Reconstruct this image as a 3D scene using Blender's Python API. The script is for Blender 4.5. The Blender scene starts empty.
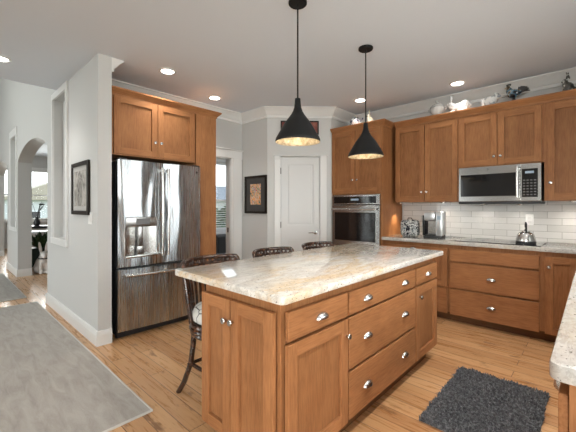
import bpy, bmesh, math, random
from mathutils import Vector, Matrix
random.seed(7)
S = bpy.context.scene
C = S.collection
PI = math.pi
R = math.radians

# ------------------------------------------------------------------ camera
cam_d = bpy.data.cameras.new('camera'); cam = bpy.data.objects.new('camera', cam_d); C.objects.link(cam)
cam.location = (0, 0, 1.30); cam.rotation_euler = (R(90), 0, R(43))
cam_d.sensor_width = 36; cam_d.lens = 328 / 576 * 36; cam_d.shift_y = -9 / 576; cam_d.clip_start = .02
S.camera = cam

# ------------------------------------------------------------------ world, exposure
W = bpy.data.worlds.new('sky'); S.world = W; W.use_nodes = True
wn = W.node_tree.nodes; wl = W.node_tree.links
bg = wn['Background']
tc = wn.new('ShaderNodeTexCoord'); sp = wn.new('ShaderNodeSeparateXYZ'); rp = wn.new('ShaderNodeValToRGB')
wl.new(tc.outputs['Generated'], sp.inputs[0]); wl.new(sp.outputs['Z'], rp.inputs[0]); wl.new(rp.outputs[0], bg.inputs[0])
rp.color_ramp.elements[0].color = (.95, .97, 1, 1); rp.color_ramp.elements[1].color = (.70, .80, .95, 1); rp.color_ramp.elements[1].position = .5
bg.inputs[1].default_value = 2.6
S.view_settings.view_transform = 'Standard'; S.view_settings.look = 'None'
S.view_settings.gamma = 1; S.view_settings.use_curve_mapping = False
S.view_settings.exposure = 0.3

# ------------------------------------------------------------------ daylight through the windows, plus added fill from the south
def area(name, loc, rot, sx, sy, power, col=(1, 1, 1), spread=180):
    d = bpy.data.lights.new(name, 'AREA'); d.shape = 'RECTANGLE'; d.size = sx; d.size_y = sy
    d.energy = power; d.color = col; d.spread = R(spread)
    o = bpy.data.objects.new(name, d); C.objects.link(o); o.location = loc; o.rotation_euler = rot
    return o
DAY = (1, .985, .96)
area('added_fill_south', (1.55, -4.45, 1.35), (R(90), 0, 0), 2.4, 1.9, 225, DAY)  # added frontal fill from behind the camera, no known window there
area('added_fill_south', (-4.0, -4.45, 1.35), (R(90), 0, 0), 1.2, 1.9, 8, DAY)  # second, weaker fill lamp added on the same unseen wall
area('daylight_east', (3.35, -1.5, 1.4), (0, R(90), 0), 1.7, 2.9, 110, DAY)
area('daylight_sink', (.80, 2.4, 1.72), (0, R(90), 0), 1.2, 2.2, 18, DAY, 140)
area('daylight_hall', (-7.5, -4.45, 2.6), (R(90), 0, 0), 3.0, 3.4, 230, DAY)
area('daylight_west', (-13.7, 2.1, 1.7), (0, R(-90), 0), 1.6, 1.4, 85, DAY)
CAN_W = 52
PEND_W = 4

# ------------------------------------------------------------------ mesh builder
class MB:
    def __init__(s):
        s.bm = bmesh.new()
    def _fin(s, geom_v, mi, M=None):
        fs = set()
        for v in geom_v:
            for f in v.link_faces: fs.add(f)
        for f in fs: f.material_index = mi
        if M is not None: bmesh.ops.transform(s.bm, matrix=M, verts=list(geom_v))
    def box(s, x0, x1, y0, y1, z0, z1, bev=0, mi=0, M=None, seg=2):
        t = bmesh.new()
        bmesh.ops.create_cube(t, size=1)
        for v in t.verts:
            v.co = Vector(((x0 + x1) / 2 + v.co.x * (x1 - x0), (y0 + y1) / 2 + v.co.y * (y1 - y0), (z0 + z1) / 2 + v.co.z * (z1 - z0)))
        if bev: bmesh.ops.bevel(t, geom=t.edges[:], offset=bev, segments=seg, affect='EDGES', clamp_overlap=True, profile=.6)
        s.merge(t, mi, M); return s
    def merge(s, t, mi=0, M=None):
        if M is not None: bmesh.ops.transform(t, matrix=M, verts=t.verts)
        for f in t.faces: f.material_index = mi
        me = bpy.data.meshes.new('tmp'); t.to_mesh(me); t.free()
        n = len(s.bm.faces); s.bm.from_mesh(me); bpy.data.meshes.remove(me)
        return s
    def tube(s, pts, r, n=8, mi=0, cap=True, closed=False, M=None):
        pts = [Vector(p) for p in pts]; N = len(pts)
        rr = r if isinstance(r, (list, tuple)) else [r] * N
        t = bmesh.new(); rings = []
        up = None
        for i, p in enumerate(pts):
            if closed: d = pts[(i + 1) % N] - pts[i - 1]
            else: d = pts[min(i + 1, N - 1)] - pts[max(i - 1, 0)]
            d.normalize()
            if up is None:
                up = Vector((0, 0, 1)) if abs(d.z) < .9 else Vector((1, 0, 0))
            a = d.cross(up); a.normalize(); b = a.cross(d); b.normalize(); up = b
            rings.append([t.verts.new(p + (a * math.cos(2 * PI * k / n) + b * math.sin(2 * PI * k / n)) * rr[i]) for k in range(n)])
        for i in range(N if closed else N - 1):
            A, B = rings[i], rings[(i + 1) % N]
            for k in range(n):
                t.faces.new((A[k], A[(k + 1) % n], B[(k + 1) % n], B[k]))
        if cap and not closed:
            t.faces.new(rings[0][::-1]); t.faces.new(rings[-1])
        bmesh.ops.recalc_face_normals(t, faces=t.faces)
        s.merge(t, mi, M); return s
    def lathe(s, prof, n=24, mi=0, M=None, cap=True, c=(0, 0, 0)):
        t = bmesh.new(); rings = []
        for (r, z) in prof:
            rings.append([t.verts.new((c[0] + max(r, 1e-4) * math.cos(2 * PI * k / n), c[1] + max(r, 1e-4) * math.sin(2 * PI * k / n), c[2] + z)) for k in range(n)])
        for A, B in zip(rings, rings[1:]):
            for k in range(n): t.faces.new((A[k], A[(k + 1) % n], B[(k + 1) % n], B[k]))
        if cap:
            t.faces.new(rings[0][::-1]); t.faces.new(rings[-1])
        bmesh.ops.recalc_face_normals(t, faces=t.faces)
        s.merge(t, mi, M); return s
    def ell(s, c, r, mi=0, rot=None, n=14, cut=None):
        t = bmesh.new(); bmesh.ops.create_uvsphere(t, u_segments=n, v_segments=max(6, n * 2 // 3), radius=1)
        M = Matrix.Translation(c) @ (rot.to_matrix().to_4x4() if rot else Matrix.Identity(4)) @ Matrix.Diagonal((r[0], r[1], r[2], 1))
        s.merge(t, mi, M); return s
    def prism(s, poly, y0, y1, mi=0, M=None, bev=0):
        """poly in (x,z), extruded along y"""
        t = bmesh.new()
        A = [t.verts.new((x, y0, z)) for x, z in poly]; B = [t.verts.new((x, y1, z)) for x, z in poly]
        t.faces.new(A); t.faces.new(B[::-1])
        n = len(poly)
        for k in range(n): t.faces.new((A[k], B[k], B[(k + 1) % n], A[(k + 1) % n]))
        bmesh.ops.recalc_face_normals(t, faces=t.faces)
        if bev: bmesh.ops.bevel(t, geom=t.edges[:], offset=bev, segments=2, affect='EDGES', clamp_overlap=True)
        s.merge(t, mi, M); return s
    def sweep(s, path, prof, side=1, mi=0):
        """prof [(out, z)] closed profile swept along xy path, mitred; out is to the right of travel if side=1"""
        P = [Vector(p) for p in path]; N = len(P); t = bmesh.new(); rings = []
        for i in range(N):
            dirs = []
            if i > 0: dirs.append((P[i] - P[i - 1]).normalized())
            if i < N - 1: dirs.append((P[i + 1] - P[i]).normalized())
            nn = [Vector((d.y, -d.x)) * side for d in dirs]
            m = nn[0] if len(nn) == 1 else (nn[0] + nn[1]) / (1 + nn[0].dot(nn[1]))
            rings.append([t.verts.new((P[i].x + m.x * o, P[i].y + m.y * o, z)) for o, z in prof])
        n = len(prof)
        for A, B in zip(rings, rings[1:]):
            for k in range(n): t.faces.new((A[k], A[(k + 1) % n], B[(k + 1) % n], B[k]))
        t.faces.new(rings[0][::-1]); t.faces.new(rings[-1])
        bmesh.ops.recalc_face_normals(t, faces=t.faces)
        s.merge(t, mi); return s

def obj(name, mb, mats, parent=None, loc=(0, 0, 0), rot=0, smooth=False, remesh=0, label=None):
    me = bpy.data.meshes.new(name)
    mb.bm.to_mesh(me); mb.bm.free()
    o = bpy.data.objects.new(name, me); C.objects.link(o)
    for m in (mats if isinstance(mats, (list, tuple)) else [mats]): me.materials.append(m)
    o.location = loc; o.rotation_euler = (0, 0, rot)
    if parent: o.parent = parent
    if smooth:
        for p in me.polygons: p.use_smooth = True
        if smooth != 'all':
            me.set_sharp_from_angle(angle=R(38))
    if remesh:
        m = o.modifiers.new('merge', 'REMESH'); m.mode = 'VOXEL'; m.voxel_size = remesh; m.use_smooth_shade = True
        m = o.modifiers.new('soften', 'SMOOTH'); m.iterations = 4; m.factor = .5
    if label: o['label'] = label
    return o
def tag(o, label, cat, group=None, kind=None):
    o['label'] = label; o['category'] = cat
    if group: o['group'] = group
    if kind: o['kind'] = kind
    return o
def thing(name, label, cat, loc=(0, 0, 0), rot=0, group=None):
    o = bpy.data.objects.new(name, None); o.empty_display_size = .1; C.objects.link(o)
    o.location = loc; o.rotation_euler = (0, 0, rot)
    return tag(o, label, cat, group)
def struct(name, mb, mats, parent=None, loc=(0, 0, 0), rot=0, smooth=False):
    o = obj(name, mb, mats, parent, loc, rot, smooth)
    if not parent: o['kind'] = 'structure'
    return o
def copy_thing(t, loc=None, rot=None):
    r = t.copy(); C.objects.link(r)
    if loc is not None: r.location = loc
    if rot is not None: r.rotation_euler = (0, 0, rot)
    for ch in t.children:
        c = ch.copy(); C.objects.link(c); c.parent = r
        for g in ch.children:
            d = g.copy(); C.objects.link(d); d.parent = c
    return r

# ------------------------------------------------------------------ materials
class NT:
    def __init__(s, name, rough=.5, metal=0, col=(.8, .8, .8), coat=0, spec=.5):
        s.m = bpy.data.materials.new(name); s.m.use_nodes = True
        s.n = s.m.node_tree.nodes; s.l = s.m.node_tree.links
        s.b = s.n['Principled BSDF']; s.out = s.n['Material Output']
        s.b.inputs['Roughness'].default_value = rough; s.b.inputs['Metallic'].default_value = metal
        s.b.inputs['Base Color'].default_value = (*col, 1); s.b.inputs['Coat Weight'].default_value = coat
        s.b.inputs['Coat Roughness'].default_value = .12
        s.b.inputs['Specular IOR Level'].default_value = spec
        s.tc = None
    def coord(s, scale=(1, 1, 1), rot=(0, 0, 0), kind='Object', rnd=False):
        if s.tc is None: s.tc = s.n.new('ShaderNodeTexCoord')
        mp = s.n.new('ShaderNodeMapping'); mp.inputs['Scale'].default_value = scale; mp.inputs['Rotation'].default_value = rot
        if rnd:
            oi = s.n.new('ShaderNodeObjectInfo'); vm = s.n.new('ShaderNodeVectorMath'); vm.operation = 'SCALE'
            vm.inputs[0].default_value = (7.3, 5.1, 9.7); s.l.new(oi.outputs['Random'], vm.inputs['Scale'])
            va = s.n.new('ShaderNodeVectorMath'); s.l.new(s.tc.outputs[kind], va.inputs[0]); s.l.new(vm.outputs[0], va.inputs[1])
            s.l.new(va.outputs[0], mp.inputs[0])
        else: s.l.new(s.tc.outputs[kind], mp.inputs[0])
        return mp.outputs[0]
    def noise(s, vec, scale, detail=4, rough=.55, dist=0):
        n = s.n.new('ShaderNodeTexNoise'); s.l.new(vec, n.inputs['Vector']); n.inputs['Scale'].default_value = scale
        n.inputs['Detail'].default_value = detail; n.inputs['Roughness'].default_value = rough; n.inputs['Distortion'].default_value = dist
        return n.outputs['Fac']
    def ramp(s, fac, stops, interp='LINEAR'):
        r = s.n.new('ShaderNodeValToRGB'); s.l.new(fac, r.inputs[0]); e = r.color_ramp.elements; r.color_ramp.interpolation = interp
        while len(e) < len(stops): e.new(.5)
        for i, (p, c) in enumerate(stops): e[i].position = p; e[i].color = (*c, 1) if len(c) == 3 else c
        return r.outputs[0]
    def mix(s, fac, a, b, mode='MIX'):
        m = s.n.new('ShaderNodeMix'); m.data_type = 'RGBA'; m.blend_type = mode
        for sock, v in ((m.inputs[0], fac), (m.inputs[6], a), (m.inputs[7], b)):
            if isinstance(v, (int, float)): sock.default_value = v
            elif isinstance(v, tuple): sock.default_value = (*v, 1)
            else: s.l.new(v, sock)
        return m.outputs[2]
    def math(s, op, a, b=0):
        m = s.n.new('ShaderNodeMath'); m.operation = op
        for sock, v in ((m.inputs[0], a), (m.inputs[1], b)):
            if isinstance(v, (int, float)): sock.default_value = v
            else: s.l.new(v, sock)
        return m.outputs[0]
    def col(s, c): s.l.new(c, s.b.inputs['Base Color']); return s
    def rough(s, c): s.l.new(c, s.b.inputs['Roughness']); return s
    def bump(s, h, strength=.2, dist=.01):
        b = s.n.new('ShaderNodeBump'); b.inputs['Strength'].default_value = strength; b.inputs['Distance'].default_value = dist
        s.l.new(h, b.inputs['Height']); s.l.new(b.outputs[0], s.b.inputs['Normal']); return s
    def emit(s, c, e):
        s.b.inputs['Emission Color'].default_value = (*c, 1); s.b.inputs['Emission Strength'].default_value = e; return s

def paint(name, col, rough=.55, bump=.04):
    m = NT(name, rough, col=col)
    if bump: m.bump(m.noise(m.coord(), 180, 2), bump, .004)
    return m.m
def plain(name, col, rough=.5, metal=0, coat=0):
    m = NT(name, rough, metal, col, coat)
    v = m.coord(rnd=True); n = m.noise(v, 14, 3)
    m.col(m.mix(n, tuple(c * .93 for c in col), tuple(min(1, c * 1.07) for c in col)))
    return m.m
def wood(name, dark, light, axis='z', rough=.45, coat=.0):
    m = NT(name, rough, coat=coat, spec=.22)
    sc = {'z': (9, 9, .75), 'x': (.75, 9, 9), 'y': (9, .75, 9)}[axis]
    v = m.coord(sc, rnd=True)
    big = m.noise(v, 1.3, 5, .6, .6)
    v2 = m.coord(tuple(c * 7 for c in sc), rnd=True)
    fine = m.noise(v2, 2, 3, .6)
    c = m.ramp(big, [(.3, dark), (.7, light)])
    c = m.mix(.42, c, m.ramp(fine, [(.35, tuple(q * .72 for q in dark)), (.6, light)]), 'MIX')
    blot = m.noise(m.coord((1, 1, 1), rnd=True), 4, 2)
    c = m.mix(.2, c, m.mix(m.ramp(blot, [(.35, (0, 0, 0)), (.65, (1, 1, 1))]), tuple(q * .8 for q in dark), tuple(min(1, q * 1.05) for q in light)), 'MIX')
    m.col(c); m.bump(fine, .03, .002)
    return m.m
WD, WL = (.265, .108, .042), (.445, .203, .084)
M = {}
M['wood_v'] = wood('maple_wood', WD, WL, 'z')
M['wood_h'] = wood('maple_wood_across', WD, WL, 'x')
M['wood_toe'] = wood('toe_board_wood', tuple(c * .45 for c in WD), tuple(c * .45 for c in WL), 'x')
M['wall'] = paint('wall_paint', (.56, .56, .55))
M['ceil'] = paint('ceiling_paint', (.71, .755, .82), .8)
M['trim'] = paint('trim_paint', (.74, .74, .73), .32, 0)
M['door'] = paint('door_paint', (.66, .66, .655), .32, 0)

def floor_mat():
    m = NT('oak_plank_floor', .3, coat=.12)
    v = m.coord()
    def brick(c1, c2, mo, msize, h, w=1.25):
        b = m.n.new('ShaderNodeTexBrick'); m.l.new(v, b.inputs['Vector'])
        b.offset = .37; b.squash = 1
        b.inputs['Color1'].default_value = (*c1, 1); b.inputs['Color2'].default_value = (*c2, 1); b.inputs['Mortar'].default_value = (*mo, 1)
        b.inputs['Scale'].default_value = 1; b.inputs['Mortar Size'].default_value = msize * 1.3; b.inputs['Mortar Smooth'].default_value = .2
        b.inputs['Bias'].default_value = 0; b.inputs['Brick Width'].default_value = w; b.inputs['Row Height'].default_value = h
        return b
    b = brick((0, 0, 0), (1, 1, 1), (.5, .5, .5), .0015, .125)
    sh = m.n.new('ShaderNodeVectorMath'); sh.operation = 'SCALE'; sh.inputs[0].default_value = (3.1, 0, 11.7); m.l.new(b.outputs[0], sh.inputs['Scale'])
    va = m.n.new('ShaderNodeVectorMath'); m.l.new(v, va.inputs[0]); m.l.new(sh.outputs[0], va.inputs[1])
    mp = m.n.new('ShaderNodeMapping'); mp.inputs['Scale'].default_value = (1.3, 19, 19); m.l.new(va.outputs[0], mp.inputs[0])
    g = m.noise(mp.outputs[0], 2.2, 6, .65, .9)
    base = m.ramp(b.outputs[0], [(0, (.38, .19, .085)), (.3, (.53, .305, .152)), (.65, (.66, .42, .235)), (1, (.46, .25, .115))])
    c = m.mix(.34, base, m.ramp(g, [(.3, (.30, .145, .06)), (.52, (.54, .32, .165)), (.75, (.68, .44, .245))]))
    mk = m.n.new('ShaderNodeMapping'); mk.inputs['Scale'].default_value = (3, 8, 8); m.l.new(va.outputs[0], mk.inputs[0])
    kn = m.noise(mk.outputs[0], 1.5, 3, .6)
    c = m.mix(m.ramp(kn, [(.62, (0, 0, 0)), (.72, (.8, .8, .8))]), c, (.17, .075, .03))
    seam = brick((1, 1, 1), (1, 1, 1), (0, 0, 0), .0022, .125)
    c = m.mix(m.ramp(seam.outputs[0], [(0, (.8, .8, .8)), (1, (0, 0, 0))]), c, (.10, .05, .025))
    m.col(c)
    m.col(m.mix(1, c, (1, .955, .88), 'MULTIPLY'))
    m.bump(m.mix(.85, g, seam.outputs[0]), .12, .003)
    m.rough(m.ramp(g, [(.2, (.22,) * 3), (.8, (.36,) * 3)]))
    return m.m
M['floor'] = floor_mat()

def granite(name, gold=1.0, dim=1):
    m = NT(name, .09, coat=.1)
    v = m.coord((1.6, .55, 1.6), (0, 0, R(8)), 'Object')
    w = m.noise(v, 2.2, 6, .62, 1.1)
    gm = m.ramp(m.noise(m.coord((1.1, .9, 1)), 1.5, 2), [(.38, (0, 0, 0)), (.54, (1, 1, 1))])
    c = m.ramp(w, [(.25, (.66, .65, .63)), (.42, (.78, .76, .72)), (.53, tuple(a * gold + b * (1 - gold) for a, b in zip((.74, .58, .38), (.72, .70, .66)))), (.62, (.80, .77, .72)), (.8, (.60, .59, .58))])
    cl = m.noise(m.coord(), 26, 5, .7)
    c = m.mix(m.ramp(cl, [(.48, (0, 0, 0)), (.66, (.45,) * 3)]), c, (.46, .43, .40))
    vein = m.noise(m.coord((3.2, .8, 3.2), (0, 0, R(14))), 3, 6, .7, 2)
    c = m.mix(m.ramp(vein, [(.46, (0, 0, 0)), (.5, (.42,) * 3), (.54, (0, 0, 0))]), c, tuple(a * gold + b * (1 - gold) for a, b in zip((.42, .31, .20), (.40, .38, .37))))
    pale = m.ramp(w, [(.25, (.58, .57, .55)), (.4, (.80, .785, .75)), (.5, (.66, .64, .60)), (.62, (.83, .815, .78)), (.8, (.54, .535, .53))])
    pale = m.mix(m.ramp(vein, [(.46, (0, 0, 0)), (.5, (.5,) * 3), (.54, (0, 0, 0))]), pale, (.30, .29, .29))
    c = m.mix(gm, pale, c)
    sp = m.noise(m.coord(), 75, 2, .5)
    c = m.mix(m.ramp(sp, [(.66, (0, 0, 0)), (.70, (.9,) * 3)]), c, (.09, .075, .07))
    sp2 = m.noise(m.coord(), 130, 2, .5)
    c = m.mix(m.ramp(sp2, [(.60, (0, 0, 0)), (.66, (.5,) * 3)]), c, (.82, .80, .77))
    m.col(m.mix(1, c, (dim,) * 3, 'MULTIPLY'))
    return m.m
M['granite'] = granite('cream_granite', 1.0)
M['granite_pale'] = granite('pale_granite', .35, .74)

def steel(name, col=(.60, .60, .60), rough=.17, wav=.0, axis='z', aniso=0):
    m = NT(name, rough, 1, col); m.b.inputs['Anisotropic'].default_value = aniso; m.b.inputs['Anisotropic Rotation'].default_value = .25
    sc = {'z': (90, 90, 2), 'x': (2, 90, 90)}[axis]
    g = m.noise(m.coord(sc, rnd=True), 1, 2)
    m.rough(m.ramp(g, [(.2, (rough * .9,) * 3), (.8, (rough * 1.12,) * 3)]))
    if wav:
        w = m.noise(m.coord((5.0, 5.0, 1.1), rnd=True), 1.2, 1, .4, .5)
        m.bump(w, wav, .05)
    return m.m
M['steel'] = steel('brushed_steel', (.47, .465, .455), rough=.24, axis='x')
M['steel_fridge'] = steel('brushed_wavy_steel', (.53, .56, .59), .27, .5, aniso=.92)
M['steel_dark'] = steel('dark_steel', (.30, .30, .30), .25)  # darker steel for the microwave body and badge
M['chrome'] = plain('satin_nickel', (.58, .575, .56), .27, 1)
M['black_gloss'] = plain('black_glass', (.010, .010, .011), .06, 0, .5)
M['black'] = plain('black_plastic', (.018, .018, .02), .4)
M['black_matte'] = plain('black_powder_coat', (.010, .010, .0105), .5)
M['black_matte'].node_tree.nodes['Principled BSDF'].inputs['Specular IOR Level'].default_value = .25
M['dark_wood'] = wood('ebony_frame_wood', (.012, .009, .007), (.03, .022, .017), 'z', .35)
M['white_cer'] = plain('white_glazed_ceramic', (.58, .585, .58), .16, 0, .4)
M['statue'] = plain('pinkish_white_stone', (.72, .68, .65), .5)
M['white_plastic'] = plain('white_plastic', (.8, .8, .79), .35)
M['grey_plastic'] = plain('silver_plastic', (.50, .51, .52), .28, .6)
M['lamp'] = NT('lit_lamp', .5).emit((1, .96, .9), 14).m
M['bulb'] = NT('lit_bulb', .5).emit((1, .80, .52), 9).m
M['hinge'] = plain('dark_nickel', (.16, .155, .15), .3, 1)
M['display'] = NT('lit_display', .3, col=(.1, .1, .1)).emit((.55, .75, .9), .3).m
M['key'] = plain('grey_key_print', (.15, .15, .155), .4)

def glass_mat():
    m = NT('window_glass', .02); m.n.remove(m.b)
    t = m.n.new('ShaderNodeBsdfTransparent'); g = m.n.new('ShaderNodeBsdfGlossy'); g.inputs['Roughness'].default_value = .02
    t.inputs[0].default_value = (.96, .98, .97, 1)
    f = m.n.new('ShaderNodeFresnel'); f.inputs[0].default_value = 1.45; x = m.n.new('ShaderNodeMixShader')
    m.l.new(f.outputs[0], x.inputs[0]); m.l.new(t.outputs[0], x.inputs[1]); m.l.new(g.outputs[0], x.inputs[2]); m.l.new(x.outputs[0], m.out.inputs[0])
    return m.m
M['glass'] = glass_mat()

def gold_leaf():
    m = NT('gold_leaf_lining', .38, .85)
    n = m.noise(m.coord(), 34, 4, .6)
    m.col(m.ramp(n, [(.35, (.55, .42, .24)), (.6, (.85, .74, .55)), (.75, (.95, .90, .78))])); m.bump(n, .3, .01)
    return m.m
M['gold'] = gold_leaf()

def tile_mat():
    m = NT('white_subway_tile', .1, coat=.3)
    t = m.n.new('ShaderNodeTexCoord'); s = m.n.new('ShaderNodeSeparateXYZ'); c = m.n.new('ShaderNodeCombineXYZ')
    m.l.new(t.outputs['Object'], s.inputs[0]); m.l.new(s.outputs['X'], c.inputs[0]); m.l.new(s.outputs['Z'], c.inputs[1])
    b = m.n.new('ShaderNodeTexBrick'); m.l.new(c.outputs[0], b.inputs['Vector']); b.offset = .5
    for k, v in (('Color1', (.70, .695, .68, 1)), ('Color2', (.60, .595, .58, 1)), ('Mortar', (.33, .325, .31, 1))): b.inputs[k].default_value = v
    b.inputs['Scale'].default_value = 1; b.inputs['Mortar Size'].default_value = .0022; b.inputs['Mortar Smooth'].default_value = .1
    b.inputs['Brick Width'].default_value = .25; b.inputs['Row Height'].default_value = .0735
    m.col(b.outputs[0])
    inv = m.math('SUBTRACT', 1, b.outputs['Fac']); m.bump(inv, .35, .003)
    return m.m
M['tile'] = tile_mat()

def rug_mat():
    m = NT('grey_woven_rug', .92, spec=.1)
    n = m.noise(m.coord((1.2, 5, 1)), 3.2, 5, .65, .6); f = m.noise(m.coord(), 240, 2)
    c = m.ramp(n, [(.3, (.31, .284, .255)), (.5, (.39, .363, .33)), (.7, (.455, .43, .395))])
    m.col(m.mix(.2, c, m.ramp(f, [(.3, (.22, .21, .19)), (.7, (.55, .53, .5))]))); m.bump(f, .3, .004)
    return m.m
M['rug'] = rug_mat()
M['rug_edge'] = plain('pale_rug_binding', (.55, .53, .50), .85)
def shag():
    m = NT('charcoal_shag', .9, spec=.15)
    n = m.noise(m.coord(), 60, 3)
    m.col(m.ramp(n, [(.3, (.04, .042, .047)), (.5, (.11, .115, .125)), (.7, (.26, .27, .285))]))
    return m.m
M['shag'] = shag()
def bamboo():
    m = NT('dark_lacquered_rattan', .22, coat=.4)
    n = m.noise(m.coord((3, 3, 3), rnd=True), 9, 3, .6)
    m.col(m.ramp(n, [(.35, (.018, .009, .006)), (.55, (.05, .02, .011)), (.72, (.13, .055, .026))]))
    return m.m
M['bamboo'] = bamboo()
def print_fab(name, base, ink, scale, w=.06):
    m = NT(name, .85, spec=.2)
    v = m.n.new('ShaderNodeTexVoronoi'); v.feature = 'DISTANCE_TO_EDGE'; v.inputs['Scale'].default_value = scale
    m.l.new(m.coord(rnd=True), v.inputs['Vector'])
    m.col(m.ramp(v.outputs['Distance'], [(w * .6, ink), (w, base)]))
    return m.m
M['cushion'] = print_fab('white_trellis_fabric', (.70, .70, .67), (.06, .06, .06), 11, .045)
def cozy_mat():
    m = NT('black_white_paisley', .8, spec=.2)
    n = m.noise(m.coord(), 22, 3, .6, 1.6); c = m.ramp(n, [(.42, (.02, .02, .03)), (.47, (.72, .72, .70)), (.56, (.75, .75, .73)), (.58, (.03, .03, .04)), (.64, (.25, .35, .42)), (.68, (.7, .7, .68))], 'CONSTANT')
    m.col(c); return m.m
M['cozy'] = cozy_mat()
M['leaf'] = None
def leafm():
    m = NT('green_foliage', .6); n = m.noise(m.coord(), 16, 3)
    m.col(m.ramp(n, [(.3, (.015, .035, .012)), (.55, (.05, .10, .035)), (.75, (.14, .22, .09))])); return m.m
M['leaf'] = leafm()

# ------------------------------------------------------------------ setting: helpers
def wall(name, L, H_, t, holes=(), loc=(0, 0, 0), rot=0, mat=None, z0=0):
    """local: x along 0..L, front face at y=0 facing -y, thickness to +y"""
    b = MB(); xs = 0
    for (a, c, za, zc) in sorted(holes):
        if a > xs: b.box(xs, a, 0, t, z0, H_)
        if za > z0: b.box(a, c, 0, t, z0, za)
        if zc < H_: b.box(a, c, 0, t, zc, H_)
        xs = c
    if xs < L: b.box(xs, L, 0, t, z0, H_)
    return struct(name, b, mat or M['wall'], None, loc, rot)
WN = [0]
def window(w, z0, z1, loc, rot, mull=1, trans=0, blind=None, t=.1, casing=.08):
    """window filling an opening 0..w in a wall placed with loc, rot; casing on the room face"""
    WN[0] += 1
    b = MB(); c = casing
    b.box(-c, 0, -.02, 0, z0 - c, z1 + c, .003); b.box(w, w + c, -.02, 0, z0 - c, z1 + c, .003)
    b.box(-c - .02, w + c + .02, -.03, 0, z1, z1 + c + .02, .003); b.box(-c, w + c, -.04, 0, z0 - c, z0 - .01, .003)
    fr = .045
    b.box(0, fr, .02, t - .02, z0, z1); b.box(w - fr, w, .02, t - .02, z0, z1); b.box(0, w, .02, t - .02, z0, z0 + fr); b.box(0, w, .02, t - .02, z1 - fr, z1)
    for k in range(mull):
        x = w * (k + 1) / (mull + 1); b.box(x - .025, x + .025, .025, t - .025, z0, z1)
    for k in range(trans):
        z = z0 + (z1 - z0) * (k + 1) / (trans + 1); b.box(0, w, .03, t - .03, z - .02, z + .02)
    o = struct('window_%d' % WN[0], b, M['trim'], None, loc, rot)
    g = obj('pane', MB().box(fr, w - fr, t * .5 - .003, t * .5 + .003, z0 + fr, z1 - fr), M['glass'], o)
    if blind:
        q = MB(); z = blind[0]
        while z < blind[1]:
            q.box(fr, w - fr, .0, .02, z, z + .016, M=None); z += blind[2]
        q.box(fr, w - fr, -.005, .02, blind[1], blind[1] + .03)
        obj('blind', q, M['white_plastic'], o)
    return o

XF = -3.39          # fridge front / wall corner
XW = -4.067         # wall behind the fridge
YH = 1.03           # hall wall face
YB = 4.60           # back wall
CE = 2.74
# floor, ceilings
struct('floor', MB().box(-13.7, 3.4, -4.5, 5.0, -.1, 0), M['floor'])
struct('ceiling', MB().box(-4.85, 3.4, -4.5, 4.72, CE, CE + .12), M['ceil'])
struct('ceiling_hall', MB().box(-13.7, -4.73, -4.5, 1.24, 5.0, 5.1), M['ceil'])
struct('ceiling_arch_room', MB().box(-13.6, -5.5, 1.24, 3.2, 3.0, 3.1), M['ceil'])
struct('ceiling_den', MB().box(-5.6, -4.86, 1.9, 5.0, 2.55, 2.65), M['ceil'])
struct('wall_bulkhead', MB().box(-4.85, -4.73, -4.4, YH, CE + .121, 5.0), M['wall'])

# kitchen walls
wall('wall_back', 3.65, CE, .1, (), (-2.93, YB, 0))
wall('wall_fridge', 3.30 - 1.15, CE, .1, [(2.25 - 1.15, 3.07 - 1.15, 0, 2.045)], (XW, 1.15, 0), R(90))
wall('wall_picture', .577, CE, .1, (), (XW, 3.30, 0))
DG = math.hypot(.665, .665)
wall('wall_pantry', DG, CE, .1, [(.19, .775, 0, 2.04)], (-3.49, 3.30, 0), R(45))
wall('wall_pantry_side', YB - 3.965 , CE, .1, (), (-2.825, 3.965, 0), R(90))
wall('wall_sink', 3.7, CE, .1, [(1.2, 3.4, 1.1, 2.35)], (.62, 4.7, 0), R(-90))
wall('wall_nook', 2.7, CE, .08, (), (.72, .99, 0))
wall('wall_east', 5.4, CE, .1, [(1.1, 4.0, .55, 2.25)], (3.2, 1.0, 0), R(-90))
wall('wall_south', 8.05, CE, .1, [(.45, 2.85, .4, 2.3), (6.6, 7.8, .4, 2.3)], (3.2, -4.3, 0), R(180))
wall('wall_south_hall', 8.8, 5.0, .1, [(1.1, 4.1, .9, 4.3)], (-4.85, -4.3, 0), R(180))
wall('wall_west', 7.5, 5.0, .1, [(5.7, 7.1, .88, 2.5)], (-13.5, -4.3, 0), R(90))
wall('wall_arch_room', 8.0, 3.0, .1, (), (-13.6, 3.1, 0))
wall('wall_arch_room_east', 2.0, 3.0, .1, (), (-5.6, 3.2, 0), R(-90))
wall('wall_den_west', 3.1, 2.6, .1, [(1.5, 2.8, .82, 2.2)], (-5.5, 1.9, 0), R(90))
wall('wall_den_north', 1.45, 2.6, .1, (), (-5.5, 4.9, 0))
wall('wall_den_south', 1.43, 2.6, .1, (), (-4.07, 2.0, 0), R(180))

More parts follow.
